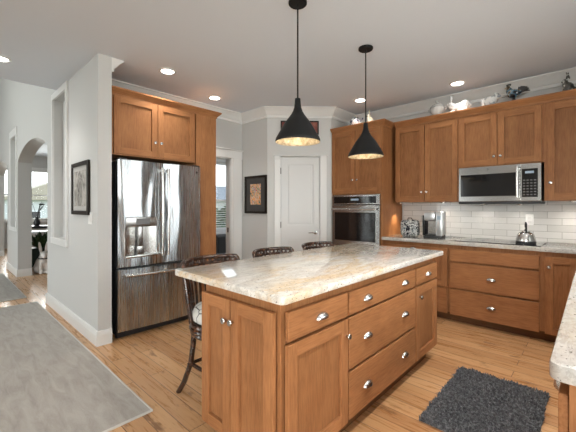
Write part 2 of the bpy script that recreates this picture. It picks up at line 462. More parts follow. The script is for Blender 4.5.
# hall wall with two arches and two tall niches
b = MB()
NZ0, NZ1 = .915, 2.66
b.box(-4.45, XF, YH, 1.15, 0, CE)                                   # picture stretch
b.box(-4.85, -4.45, YH, 1.15, 0, NZ0); b.box(-4.85, -4.45, YH, 1.15, NZ1, CE); b.box(-4.85, -4.45, YH + .09, 1.15, NZ0, NZ1)
b.box(-5.05, -4.85, YH, 1.24, 0, NZ0); b.box(-5.05, -4.85, YH, 1.24, NZ1, 5.0); b.box(-5.05, -4.85, YH + .09, 1.24, NZ0, NZ1)
def arch(x0, x1, zs, rise, top):
    n = 28; cx = (x0 + x1) / 2; a = (x1 - x0) / 2
    pts = [(x1 - (x1 - x0) * k / n, zs + rise * (1 - (2 * k / n - 1) ** 2) ** .8) for k in range(n + 1)]
    for (p, q) in zip(pts, pts[1:]):
        b.prism([(p[0], p[1]), (p[0], top), (q[0], top), (q[0], q[1])], YH, 1.24)
b.box(-5.43, -5.05, YH, 1.24, 0, 5.0)
arch(-7.82, -5.43, 2.13, .245, 5.0)
b.box(-7.94, -7.82, YH, 1.24, 0, 5.0)
b.box(-8.62, -7.94, YH, 1.24, 0, NZ0); b.box(-8.62, -7.94, YH, 1.24, NZ1, 5.0); b.box(-8.62, -7.94, YH + .09, 1.24, NZ0, NZ1)
b.box(-9.1, -8.62, YH, 1.24, 0, 5.0)
arch(-11.5, -9.1, 2.13, .245, 5.0)
b.box(-13.6, -11.5, YH, 1.24, 0, 5.0)
struct('wall_hall', b, M['wall'])

# trims round the niches
def niche_trim(n, x0, x1, ztop):
    q = MB(); w = .065
    q.box(x0 - w, x0, YH - .022, YH, NZ0, ztop, .002); q.box(x1, x1 + w, YH - .022, YH, NZ0, ztop, .002)
    q.box(x0 - w - .004, x1 + w + .004, YH - .027, YH, NZ0 - w - .01, NZ0, .003)
    q.box(x0 + .001, x1 - .001, YH - .0215, YH, NZ1, ztop)
    struct('trim_%d' % n, q, M['trim'])
niche_trim(1, -5.05, -4.45, 2.738)
niche_trim(2, -8.62, -7.94, 2.80)

# baseboards
BP = [(0, 0), (.016, 0), (.016, .10), (.010, .135), (0, .14)]
q = MB(); q.sweep([(-5.43, 1.24), (-5.43, YH), (XF, YH), (XF, 1.15)], BP, 1)
struct('baseboard_hall', q, M['trim'])
q = MB(); q.sweep([(-9.1, 1.24), (-9.1, YH), (-7.82, YH), (-7.82, 1.24)], BP, 1)
struct('baseboard_column', q, M['trim'])
q = MB(); q.sweep([(-13.5, YH), (-11.5, YH), (-11.5, 1.24)], BP, 1)
struct('baseboard_far', q, M['trim'])
q = MB(); q.sweep([(XW, 3.30), (-3.49, 3.30), (-3.49 + .09 * .7071, 3.30 + .09 * .7071)], BP, 1)
struct('baseboard_picture', q, M['trim'])

# crown moulding
CP = [(0, CE), (.115, CE), (.115, CE - .012), (.10, CE - .02), (.065, CE - .055), (.035, CE - .095), (.022, CE - .105), (.022, CE - .135), (0, CE - .135)]
q = MB(); q.sweep([(XF, 1.15), (XW, 1.15), (XW, 3.30), (-3.49, 3.30), (-2.825, 3.965), (-2.825, YB), (.62, YB), (.62, 1.0)], CP, 1)
struct('trim_3', q, M['trim'])

# windows
window(2.4, .4, 2.3, (3.2 - .45, -4.3, 0), R(180), 2, 1)  # unseen window, added to carry the main south fill lamp
window(1.2, .4, 2.3, (3.2 - 6.6, -4.3, 0), R(180), 1, 1)  # unseen window, added around the weaker south fill lamp
window(2.9, .55, 2.25, (3.2, -.1, 0), R(-90), 3, 1)
window(2.2, 1.1, 2.35, (.62, 3.5, 0), R(-90), 2, 0)
window(3.0, .9, 4.3, (-5.95, -4.3, 0), R(180), 3, 3)
window(1.4, .88, 2.5, (-13.5, 1.4, 0), R(90), 0, 1)
window(1.3, .82, 2.2, (-5.5, 3.4, 0), R(90), 0, 0, blind=(.87, 1.42, .045))

# doorway casing to the den
q = MB(); y0, y1 = 2.25, 3.07
q.box(XW, XW + .02, y1, y1 + .205, 0, 2.045, .002); q.box(XW + .02, XW + .03, y1 + .03, y1 + .17, 0, 2.045, .004)
q.box(XW, XW + .02, y0 - .1, y0, 0, 2.045, .002)
q.box(XW, XW + .026, y0 - .12, 3.285, 2.045, 2.165, .003); q.box(XW, XW + .04, y0 - .13, 3.29, 2.165, 2.185, .004)
q.box(XW - .1, XW, y1 - .012, y1, 0, 2.045); q.box(XW - .1, XW, y0, y0 + .012, 0, 2.045); q.box(XW - .1, XW, y0, y1, 2.033, 2.045)
o = struct('trim_4', q, M['trim'])
obj('strike_plate', MB().box(XW - .06, XW - .03, y1 - .016, y1 - .012, .91, .985, .001), M['black'], o)

# pantry door on the diagonal wall
q = MB()
q.box(.105, .19, -.022, 0, 0, 2.04, .003); q.box(.775, .868, -.022, 0, 0, 2.04, .003)
q.box(.105, .868, -.020, 0, 2.0405, 2.052, .002); q.box(.085, .888, -.034, 0, 2.052, 2.060, .002)
q.box(.19, .196, 0, .1, 0, 2.04); q.box(.769, .775, 0, .1, 0, 2.04)
struct('trim_5', q, M['trim'], None, (-3.49, 3.30, 0), R(45))
q = MB()
dx0, dx1, f0, f1 = .199, .766, .008, .046
def door_leaf(q, x0, x1, z0, z1, panels, st=.088):
    xs = [x0, x0 + st, x1 - st, x1]
    q.box(x0, x0 + st, f0, f1, z0, z1); q.box(x1 - st, x1, f0, f1, z0, z1)
    zz = z0
    for (pa, pb) in panels:
        q.box(x0 + st, x1 - st, f0, f1, zz, pa); zz = pb
        q.box(x0 + st, x1 - st, f0 + .014, f1 - .005, pa, pb)
        q.box(x0 + st + .024, x1 - st - .024, f0 + .005, f1 - .01, pa + .024, pb - .024, .006)
    q.box(x0 + st, x1 - st, f0, f1, zz, z1)
door_leaf(q, dx0, dx1, .008, 2.032, [(.24, .83), (1.035, 1.93)])
dr = struct('door_1', q, M['door'], None, (-3.49, 3.30, 0), R(45))
for z in (.25, 1.04, 1.83):
    obj('hinge', MB().box(.190, .204, -.004, .01, z - .045, z + .045, .002), M['hinge'], dr)
h = MB(); h.lathe([(.0, 0), (.026, 0), (.026, .008), (.012, .012), (.010, .05)], 16, M=Matrix.Translation((.705, f0, .925)) @ Matrix.Rotation(R(90), 4, 'X'))
h.tube([(.705, f0 - .05, .925), (.66, f0 - .055, .928), (.60, f0 - .05, .922)], [.010, .009, .006], 8)
obj('door_handle', h, M['chrome'], dr, smooth=True)

# ------------------------------------------------------------------ cabinet parts (local: face plane y=0, front to -y)
def shaker(w, h, st=.062, t=.022):
    q = MB(); e = .002
    q.box(0, st, -t, 0, 0, h, e, 0); q.box(w - st, w, -t, 0, 0, h, e, 0)
    q.box(st, w - st, -t, 0, h - st, h, e, 1); q.box(st, w - st, -t, 0, 0, st, e, 1)
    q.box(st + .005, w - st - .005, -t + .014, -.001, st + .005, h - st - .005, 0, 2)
    q.box(st - .002, w - st + .002, -.0035, -.0005, st - .002, h - st + .002, 0, 0)
    return q
def slab(w, h, t=.022):
    return MB().box(.002, w - .002, -t, 0, 0, h, .005, 0, seg=3)
def knob_mb(y=0):
    return MB().lathe([(.0, 0), (.0075, 0), (.006, .010), (.0075, .014), (.0155, .018), (.0165, .024), (.013, .029), (.0, .0305)], 16, M=Matrix.Translation((0, y, 0)) @ Matrix.Rotation(R(90), 4, 'X'))
def cup_mb():
    q = MB(); n = 14; mlat = 6; t = bmesh.new(); rings = []
    for s_ in (1, .9):
        for j in range(mlat + 1):
            el = R(90) * j / mlat
            rings.append([t.verts.new((.047 * s_ * math.cos(PI * k / n) * math.cos(el * .0 + 0) * (math.cos(el) if j else 1), -.027 * s_ * math.sin(PI * k / n) * math.cos(el), .030 * s_ * math.sin(el) - .012)) for k in range(n + 1)])
    for base in (0, mlat + 1):
        for j in range(mlat):
            A, B = rings[base + j], rings[base + j + 1]
            for k in range(n): t.faces.new((A[k], A[k + 1], B[k + 1], B[k]))
    A, B = rings[0], rings[mlat + 1]
    for k in range(n): t.faces.new((A[k], A[k + 1], B[k + 1], B[k]))
    bmesh.ops.remove_doubles(t, verts=t.verts, dist=1e-5)
    bmesh.ops.recalc_face_normals(t, faces=t.faces)
    q.merge(t)
    return q
_k = {}
def hw(name, mbf, parent, loc):
    if name not in _k:
        o = obj(name, mbf(), M['chrome'], parent, loc, smooth=True); _k[name] = o
    else:
        o = _k[name].copy(); C.objects.link(o); o.parent = parent; o.location = loc
    return o
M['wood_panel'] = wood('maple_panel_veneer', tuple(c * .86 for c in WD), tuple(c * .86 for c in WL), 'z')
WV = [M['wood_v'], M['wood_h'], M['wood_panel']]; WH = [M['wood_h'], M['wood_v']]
def door(parent, x, z, w, h, rot=0, base=(0, 0), knob=None, y=0):
    """x along the face from base; knob in (dx,dz) on the door"""
    c, s = math.cos(rot), math.sin(rot)
    o = obj('door', shaker(w, h), WV, parent, (base[0] + x * c - y * s, base[1] + x * s + y * c, z), rot)
    if knob: hw('knob', knob_mb, o, (knob[0], -.02, knob[1]))
    return o
def drawer(parent, x, z, w, h, rot=0, base=(0, 0), pulls=(), y=0, sh=False):
    c, s = math.cos(rot), math.sin(rot)
    o = obj('drawer', shaker(w, h) if sh else slab(w, h), WV if sh else WH, parent, (base[0] + x * c - y * s, base[1] + x * s + y * c, z), rot)
    for (px, pz) in pulls: hw('cup_pull', cup_mb, o, (px, -.0205, pz))
    return o
CROWN = [(0, 0), (.012, 0), (.016, .018), (.05, .055), (.056, .06), (.056, .075), (0, .075)]
def crown(parent, path, z, side=1, name='crown'):
    return obj(name, MB().sweep(path, [(a, z + c) for a, c in CROWN], side), [M['wood_h']], parent)

# ------------------------------------------------------------------ island
IX0, IX1, IY0, IY1 = -1.606, -1.005, 1.03, 2.94
def island_unit(label, y0, y1, first=False, last=False):
    t = thing('island_cabinet', label, 'cabinet', (IX1, y0, 0), 0, 'units of the kitchen island')
    L = y1 - y0
    e = .0 if first else .0
    obj('carcass', MB().box(IX0 - IX1, -.012, .012 if first else 0, L, .105, .882, .001), WV, t)
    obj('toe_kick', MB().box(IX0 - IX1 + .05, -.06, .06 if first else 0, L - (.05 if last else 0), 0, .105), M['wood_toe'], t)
    return t
u = island_unit('end unit of the island with two narrow doors facing the camera', IY0, 1.541, True)
PR = R(90)
drawer(u, .026, .703, .48, .13, PR, (0, 0), [(.245, .062)])
door(u, .026, .118, .48, .567, PR, (0, 0), (.462, .482))
door(u, IX0 - IX1 + .008, .118, .255, .712, 0, (0, 0), (.226, .605))
door(u, IX0 - IX1 + .270, .118, .303, .712, 0, (0, 0), (.020, .608))
u2 = island_unit('middle island unit with three wide drawers and paired cup pulls', 1.541, 2.474)
for (z, h) in ((.703, .128), (.402, .285), (.125, .261)):
    drawer(u2, .008, z, .918, h, PR, (0, 0), [(.2, h * .5 if h < .2 else h * .5), (.725, h * .5)])
u3 = island_unit('far island unit with one small drawer above a knobbed door', 2.474, IY1, False, True)
drawer(u3, .012, .703, .440, .128, PR, (0, 0), [(.23, .062)])
door(u3, .012, .125, .440, .562, PR, (0, 0), (.05, .482))
def slab_top(name, x0, x1, y0, y1, z0, z1, r, mat):
    """stone slab with rounded corners and eased edges"""
    t = bmesh.new(); rings = []
    def outline(ins, z):
        rr = max(r - ins, .002); o = []
        for cx, cy, a0 in ((x1 - ins - rr, y1 - ins - rr, 0), (x0 + ins + rr, y1 - ins - rr, 90), (x0 + ins + rr, y0 + ins + rr, 180), (x1 - ins - rr, y0 + ins + rr, 270)):
            for k in range(7):
                a = R(a0 + 15 * k); o.append(t.verts.new((cx + rr * math.cos(a), cy + rr * math.sin(a), z)))
        return o
    for ins, z in ((.004, z0), (.001, z0 + .001), (0, z0 + .004), (0, z1 - .008), (.0024, z1 - .0024), (.008, z1)): rings.append(outline(ins, z))
    n = len(rings[0])
    for A, B in zip(rings, rings[1:]):
        for k in range(n): t.faces.new((A[k], A[(k + 1) % n], B[(k + 1) % n], B[k]))
    t.faces.new(rings[0][::-1]); t.faces.new(rings[-1])
    bmesh.ops.recalc_face_normals(t, faces=t.faces)
    return obj(name, MB().merge(t), mat, smooth=True)
tag(slab_top('island_countertop', -1.882, -.955, .992, 3.02, .883, .918, .022, M['granite']), 'cream granite slab with golden veins on the wooden island', 'countertop')

# ------------------------------------------------------------------ back run of base cabinets
YF = 3.985; TOPZ = .872
def base_unit(label, x0, x1, rot=0, origin=None, depth=.61, cat='cabinet', group='base cabinets along the tiled wall'):
    t = thing('base_cabinet', label, cat, origin or (x0, YF, 0), rot, group)
    w = x1 - x0
    obj('carcass', MB().box(0, w, .014, depth, .1, TOPZ, .001), WV, t)
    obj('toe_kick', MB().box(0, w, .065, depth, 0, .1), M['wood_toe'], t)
    return t
b1 = base_unit('base cabinet under the coffee maker, with one framed and one plain drawer', -2.022, -1.205)
drawer(b1, .01, .393, .79, .435, 0, (0, 0), [(.40, .405)], sh=True); drawer(b1, .01, .09, .79, .285, 0, (0, 0), [(.40, .15)])
b2 = base_unit('wide base cabinet under the cooktop with two deep drawers', -1.205, -.372)
drawer(b2, .012, .695, .809, .132); drawer(b2, .012, .394, .809, .283, 0, (0, 0), [(.405, .145)]); drawer(b2, .012, .09, .809, .286, 0, (0, 0), [(.405, .15)])
b3 = base_unit('corner base cabinet with one tall knobbed door right of the cooktop drawers', -.372, -.04)
door(b3, .03, .09, .245, .737, 0, (0, 0), (.03, .64))
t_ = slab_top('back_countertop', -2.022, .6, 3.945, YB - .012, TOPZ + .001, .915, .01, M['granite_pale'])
tag(t_, 'pale granite worktop running along the white tiled wall', 'countertop')
# right hand run (its end faces the camera)
r1 = thing('base_cabinet', 'base cabinet at right under the near granite counter end, cup pulls', 'cabinet', (-.045, 2.55, 0), R(-90), 'base cabinets under the right counter')
obj('carcass', MB().box(0, 1.48, 0, .63, .1, TOPZ, .001), WV, r1)
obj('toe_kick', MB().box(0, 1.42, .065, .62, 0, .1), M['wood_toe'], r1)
for x, w in ((1.0, .47), (.51, .47), (.02, .47)):
    for (z, h) in ((.695, .132), (.394, .283), (.09, .286)):
        drawer(r1, x, z, w, h, 0, (0, 0), [(w / 2, h / 2)])
r2 = thing('base_cabinet', 'base cabinet deep in the right corner beneath the pale counter', 'cabinet', (-.045, 3.944, 0), R(-90), 'base cabinets under the right counter')
obj('carcass', MB().box(0, 1.392, 0, .63, .1, TOPZ, .001), WV, r2)
obj('toe_kick', MB().box(0, 1.392, .065, .62, 0, .1), M['wood_toe'], r2)
for x in (.06, .73): door(r2, x, .105, .6, .745, 0, (0, 0), (.05, .64))
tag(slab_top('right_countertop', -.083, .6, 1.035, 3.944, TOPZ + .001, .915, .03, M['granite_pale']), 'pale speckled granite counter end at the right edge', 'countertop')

# backsplash
struct('wall_backsplash', MB().box(-2.0, .61, YB - .01, YB - .0005, .917, 1.385), M['tile'])

# ------------------------------------------------------------------ oven tower
OX0, OX1, OY = -2.822, -2.026, 3.985
ot = thing('oven_cabinet', 'tall wooden oven cabinet beside the white pantry door', 'cabinet', (OX0, OY, 0))
w = OX1 - OX0
q = MB(); q.box(0, .022, 0, .61, .1, 2.44, 0, 0); q.box(w - .022, w, 0, .61, .1, 2.44, 0, 0); q.box(.022, w - .022, .59, .61, .1, 2.44)
q.box(.022, w - .022, 0, .59, 1.475, 2.44); q.box(.022, w - .022, 0, .59, .1, .735); 
obj('carcass', q, WV, ot)
obj('toe_kick', MB().box(0, w, .065, .61, 0, .1), M['wood_toe'], ot)
door(ot, .008, 1.50, (w - .030) / 2, .865, 0, (0, 0), ((w - .030) / 2 - .028, .175))
door(ot, .022 + (w - .030) / 2, 1.50, (w - .030) / 2, .865, 0, (0, 0), (.028, .175))
door(ot, .008, .11, w - .016, .6, 0, (0, 0), (.05, .5))
crown(ot, [(0, 0), (w, 0), (w, .262)], 2.365, 1)
# wall oven
ov = thing('wall_oven', 'stainless wall oven with black glass door in the tall cabinet', 'oven', (OX0 + .022, OY, 0))
wi = w - .044
obj('housing', MB().box(.004, wi - .004, .002, .55, .74, 1.47), M['black'], ov)
q = MB(); q.box(0, wi, -.03, 0, 1.335, 1.468, .003, 0); q.box(.03, wi - .05, -.033, -.029, 1.352, 1.445, .001, 1)
pn = obj('control_panel', q, [M['steel'], M['black_gloss']], ov)
q = MB(); q.box(wi * .42, wi * .58, -.0345, -.0325, 1.39, 1.415)
obj('display', q, M['display'], pn)
q = MB(); q.box(0, wi, -.035, 0, .742, 1.325, .004, 0); q.box(.045, wi - .06, -.038, -.034, .83, 1.225, .003, 1)
od = obj('door', q, [M['steel'], M['black_gloss']], ov)
q = MB(); q.tube([(.03, -.085, 1.27), (wi - .03, -.085, 1.27)], .014, 12); q.box(.05, .075, -.085, -.03, 1.26, 1.28); q.box(wi - .075, wi - .05, -.085, -.03, 1.26, 1.28)
obj('handle', q, M['chrome'], od, smooth=True)

# ------------------------------------------------------------------ upper cabinets
UY, UD = 4.255, .335
def upper(label, x0, x1, z0, z1, doors, group='upper cabinets on the tiled wall', gap=.006, knobz=.12):
    t = thing('upper_cabinet', label, 'cabinet', (x0, UY, 0), 0, group)
    w = x1 - x0
    obj('carcass', MB().box(0, w, 0, UD, z0, 2.44, .001), WV, t)
    for (x, dw, kx, kz) in doors: door(t, x, z0 + .012, dw, z1 - z0 - .012, 0, (0, 0), (kx, kz))
    crown(t, [(0, 0), (w, 0)], 2.365, 1)
    return t
UZ = 1.364
upper('double door upper cabinet above the coffee maker', -1.968, -1.182, UZ, 2.345, [(.006, .382, .354, .115), (.396, .384, .028, .115)])
upper('short double door cabinet directly above the microwave', -1.182, -.372, 1.760, 2.345, [(.010, .386, .360, .09), (.404, .386, .028, .09)])
upper('single door upper cabinet right of the microwave', -.372, .27, UZ, 2.345, [(.022, .58, .03, .17)])

# microwave
mw = thing('microwave', 'stainless over the range microwave above the cooktop', 'microwave', (-1.166, 4.20, 0))
mwW = .775; z0, z1 = 1.334, 1.755
obj('body', MB().box(0, mwW, .03, .385, z0 + .005, z1, .002), M['steel_dark'], mw)
q = MB(); q.box(0, .598, 0, .03, z0 + .028, z1, .004, 0); q.box(.022, .560, -.003, .001, z0 + .085, z1 - .085, .002, 1)
md = obj('door', q, [M['steel'], M['black_gloss']], mw)
q = MB(); q.tube([(.577, -.042, z0 + .06), (.577, -.048, (z0 + z1) / 2), (.577, -.042, z1 - .03)], .013, 10); q.box(.567, .587, -.04, .002, z0 + .07, z0 + .09); q.box(.567, .587, -.04, .002, z1 - .06, z1 - .04)
obj('handle', q, M['chrome'], md, smooth=True)
q = MB(); q.lathe([(0, 0), (.011, 0), (.011, .002), (0, .002)], 18, M=Matrix.Translation((.30, .0, z1 - .035)) @ Matrix.Rotation(R(90), 4, 'X'))
obj('badge', q, M['steel_dark'], md)
q = MB(); q.box(.600, mwW, 0, .03, z0 + .028, z1, .004, 0); q.box(.612, mwW - .028, -.003, .001, z0 + .07, z1 - .055, .002, 1)
cp = obj('control_panel', q, [M['steel'], M['black_gloss']], mw)
obj('display', MB().box(.64, .715, -.0045, -.0025, z1 - .105, z1 - .08), M['display'], cp)
q = MB()
for i in range(6):
    for j in range(4): q.box(.622 + j * .031, .622 + j * .031 + .018, -.0042, -.0025, z0 + .09 + i * .03, z0 + .09 + i * .03 + .011)
obj('keypad', q, M['key'], cp)
obj('vent', MB().box(.0, mwW, .004, .36, z0, z0 + .026, .003), M['black'], mw)

# ------------------------------------------------------------------ fridge and its cabinet
fr = thing('refrigerator', 'stainless french door refrigerator with water dispenser', 'refrigerator', (XF, 1.205, 0), R(90))
FW = .916
def bulged(x0, x1, z0, z1, yb=0, t=.055, bulge=.022, n=14, hole=None):
    q = MB(); tb = bmesh.new()
    W0, W1 = x0, x1
    def yy(x):
        u_ = (x - W0) / (W1 - W0) * 2 - 1
        return yb - t - bulge * (1 - u_ * u_) - (.0)
    pts = [(x0 + (x1 - x0) * k / n) for k in range(n + 1)]
    poly = [(x, yy(x)) for x in pts]
    poly = [(x0, yb)] + poly + [(x1, yb)]
    A = [tb.verts.new((x, y, z0)) for x, y in poly]; B = [tb.verts.new((x, y, z1)) for x, y in poly]
    tb.faces.new(A[::-1]); tb.faces.new(B)
    for k in range(len(poly)):
        k2 = (k + 1) % len(poly); tb.faces.new((A[k], A[k2], B[k2], B[k]))
    bmesh.ops.recalc_face_normals(tb, faces=tb.faces)
    q.merge(tb); return q
obj('body', MB().box(.004, FW - .004, .065, .65, .03, 1.755, .004), M['black'], fr)
obj('toe_grille', MB().box(.01, FW - .01, .055, .1, .0, .06), M['black'], fr)
DZ0, DZ1 = .705, 1.768
LB = .455
# left door with a dispenser bay: the front is built round the opening
bx0, bx1, bz0, bz1 = .065, .385, .80, 1.20
def yfront(x): 
    u_ = x / LB * 2 - 1
    return -.0 - .022 * (1 - u_ * u_)
q = MB()
def front_piece(x0, x1, z0, z1, n):
    tb = bmesh.new(); xs = [x0 + (x1 - x0) * k / n for k in range(n + 1)]
    poly = [(x0, .06)] + [(x, yfront(x)) for x in xs] + [(x1, .06)]
    A = [tb.verts.new((x, y, z0)) for x, y in poly]; B = [tb.verts.new((x, y, z1)) for x, y in poly]
    tb.faces.new(A[::-1]); tb.faces.new(B)
    for k in range(len(poly)):
        k2 = (k + 1) % len(poly); tb.faces.new((A[k], A[k2], B[k2], B[k]))
    bmesh.ops.recalc_face_normals(tb, faces=tb.faces); q.merge(tb)
front_piece(0, bx0, DZ0, DZ1, 4); front_piece(bx1, LB, DZ0, DZ1, 4)
front_piece(bx0, bx1, DZ0, bz0, 10); front_piece(bx0, bx1, bz1, DZ1, 10)
ld = obj('door', q, M['steel_fridge'], fr, smooth=True)
q = MB(); q.box(bx0, bx1, .055, .062, bz0, bz1); 
# concave bay
tb = bmesh.new(); n = 12; rr = []
for z in (bz0, bz1 - .10):
    rr.append([tb.verts.new((bx0 + (bx1 - bx0) * k / n, .012 + .042 * math.sin(PI * k / n), z)) for k in range(n + 1)])
for k in range(n): tb.faces.new((rr[0][k], rr[0][k + 1], rr[1][k + 1], rr[1][k]))
q.merge(tb)
obj('dispenser_bay', q, M['steel'], ld, smooth=True)
q = MB(); q.box(bx0, bx1, -.028, .05, bz1 - .10, bz1, .012, 0); 
dp = obj('dispenser_panel', q, [M['steel']], ld, smooth=True)
obj('screen', MB().box(bx0 + .10, bx1 - .085, -.032, -.026, bz1 - .075, bz1 - .015, .002), M['key'], ld)
q = MB(); q.box(bx0 + .13, bx0 + .175, -.01, .04, bz0 + .10, bz1 - .10, .006); q.box(bx0 + .12, bx0 + .19, -.005, .04, bz0, bz0 + .10, .006)
obj('water_spout', q, M['steel'], ld, smooth=True)
q = MB(); q.box(bx0, bx1, -.026, .05, bz0 - .012, bz0 + .012, .006)
obj('drip_tray', q, M['chrome'], ld, smooth=True)
def yright(q, x0, x1, z0, z1, n=14, bulge=.022):
    tb = bmesh.new(); xs = [x0 + (x1 - x0) * k / n for k in range(n + 1)]
    poly = [(x0, .06)] + [(x, -bulge * (1 - ((x - x0) / (x1 - x0) * 2 - 1) ** 2)) for x in xs] + [(x1, .06)]
    A = [tb.verts.new((x, y, z0)) for x, y in poly]; B = [tb.verts.new((x, y, z1)) for x, y in poly]
    tb.faces.new(A[::-1]); tb.faces.new(B)
    for k in range(len(poly)):
        k2 = (k + 1) % len(poly); tb.faces.new((A[k], A[k2], B[k2], B[k]))
    bmesh.ops.recalc_face_normals(tb, faces=tb.faces); q.merge(tb); return q
rd = obj('door', yright(MB(), LB + .006, FW, DZ0, DZ1), M['steel_fridge'], fr, smooth=True)
fd = obj('freezer_drawer', yright(MB(), 0, FW, .075, .680, 20, .03), M['steel_fridge'], fr, smooth=True)
def hbar(x):
    q = MB(); q.tube([(x, -.058, .79), (x, -.066, 1.0), (x, -.070, 1.25), (x, -.066, 1.5), (x, -.058, 1.71)], .0145, 10)
    for z in (.815, 1.685): q.box(x - .011, x + .011, -.06, .0, z - .014, z + .014, .003)
    return q
obj('handle', hbar(LB - .028), M['chrome'], ld, smooth=True); obj('handle', hbar(LB + .036), M['chrome'], rd, smooth=True)
q = MB(); q.tube([(.06, -.062, .625), (.25, -.085, .625), (FW / 2, -.092, .625), (FW - .25, -.085, .625), (FW - .06, -.062, .625)], .0145, 10)
for x in (.09, FW - .09): q.box(x - .014, x + .014, -.07, .0, .614, .636, .003)
obj('handle', q, M['chrome'], fd, smooth=True)
for x in (.05, FW - .05): obj('hinge_cap', MB().box(x - .04, x + .04, .0, .12, 1.768, 1.785, .004), M['black'], fr)
q = MB(); q.lathe([(0, 0), (.013, 0), (.013, .003), (0, .003)], 18, M=Matrix.Translation((FW - .055, -.008, 1.70)) @ Matrix.Rotation(R(90), 4, 'X'))
obj('badge', q, M['black'], rd)

XC = -3.50
fc = thing('fridge_cabinet', 'wooden double door cabinet above the refrigerator with crown', 'cabinet', (XC, 1.156, 0), R(90))
obj('carcass', MB().box(0, .962, 0, .56, 1.825, 2.43), WV, fc)
door(fc, .046, 1.838, .445, .577, 0, (0, 0), (.413, .155)); door(fc, .497, 1.838, .445, .577, 0, (0, 0), (.03, .155))
crown(fc, [(0, 0), (.962, 0)], 2.415, 1)
fp = thing('end_panel_cabinet', 'tall plain wooden end cabinet right of the refrigerator', 'cabinet', (XC, 2.127, 0), R(90))
obj('carcass', MB().box(0, .282, 0, .56, .1, 2.43), WV, fp); obj('toe_kick', MB().box(.01, .282, .065, .56, 0, .1), M['wood_toe'], fp)
obj('panel', MB().box(.0, .282, -.012, 0, .11, 2.418, .002), WV, fp)
crown(fp, [(-.009, 0), (.282, 0), (.282, .56)], 2.415, 1)

# ------------------------------------------------------------------ pendants
def pendant():
    t = thing('pendant_lamp', 'black cone pendant with gold lining, nearer the camera over the island', 'pendant lamp', (-1.52, 1.73, 1.755), 0, 'pendant lamps over the island')
    out = [(.156, 0), (.158, .008), (.152, .03), (.121, .082), (.092, .133), (.067, .166), (.049, .19), (.034, .216), (.0255, .242), (.0215, .27), (.0195, .305), (.008, .308)]
    q = MB(); q.lathe(out, 40, cap=False)
    sh = obj('shade', q, M['black_matte'], t, smooth='all')
    inn = [(.156, 0), (.152, .004), (.147, .028), (.116, .08), (.087, .130), (.062, .162), (.044, .186), (.026, .212), (0, .222)]
    obj('lining', MB().lathe(inn, 40, cap=False), M['gold'], sh, smooth='all')
    obj('rod', MB().tube([(0, 0, .303), (0, 0, .965)], .0055, 8), M['black_matte'], t, smooth=True)
    obj('canopy', MB().lathe([(0, .965), (.06, .965), (.065, .97), (.065, .984), (0, .984)], 24), M['black_matte'], t, smooth=True)
    obj('bulb', MB().ell((0, 0, .12), (.03, .03, .04)), M['bulb'], t, smooth='all')
    return t
p1 = pendant()
p2 = copy_thing(p1, (-1.51, 2.65, 1.755)); p2['label'] = 'black cone pendant with gold lining, farther one near the oven'
for p in (p1, p2):
    d = bpy.data.lights.new('pendant_glow', 'POINT'); d.energy = PEND_W; d.color = (1, .90, .74); d.shadow_soft_size = .03
    o = bpy.data.objects.new('pendant_glow', d); C.objects.link(o); o.location = (p.location.x, p.location.y, p.location.z + .08)

# ------------------------------------------------------------------ recessed ceiling lights
cl = None
SPOTS = [((-4.20, .42), 'recessed ceiling light at the left edge over the hall side'), ((-3.30, 1.67), 'recessed ceiling light in front of the refrigerator cabinet'),
         ((-3.65, 2.50), 'recessed ceiling light near the den doorway and end cabinet'), ((-2.30, 3.89), 'recessed ceiling light above the oven cabinet'),
         ((-1.16, 4.13), 'recessed ceiling light above the figurines on the upper cabinets'), ((-.08, 2.75), 'recessed ceiling light over the aisle and shag mat'), ((-.08, 1.45), 'recessed ceiling light over the right counter end'),
         ((-2.5, -.6), 'recessed ceiling light over the grey rug'), ((-.6, -.4), 'recessed ceiling light behind the camera'), ((-5.05, 3.2), 'recessed ceiling light in the den')]
for (x, y), lab in SPOTS:
    if cl is None:
        cl = thing('recessed_light', lab, 'ceiling light', (x, y, CE), 0, 'recessed ceiling lights')
        obj('trim_ring', MB().lathe([(.062, -.004), (.066, -.010), (.085, -.006), (.088, -.0005), (.062, -.0005)], 28, cap=False), M['trim'], cl, smooth=True)
        obj('lamp', MB().lathe([(0, -.0055), (.062, -.0055), (.062, -.001), (0, -.001)], 28), M['lamp'], cl)
        o = cl
    else:
        o = copy_thing(cl, (x, y, CE)); o['label'] = lab
    if lab.endswith('den'): o.location.z = 2.55
    d = bpy.data.lights.new('can_beam', 'SPOT'); d.energy = CAN_W * (2.1 if abs(x) < .1 else .62 if x < -3 and y > 1 else .26 if y > 3.5 else 1); d.color = (1, .955, .90); d.spot_size = R(115); d.spot_blend = .9; d.shadow_soft_size = .06
    l = bpy.data.objects.new('can_beam', d); C.objects.link(l); l.location = (x, y, o.location.z - .02)

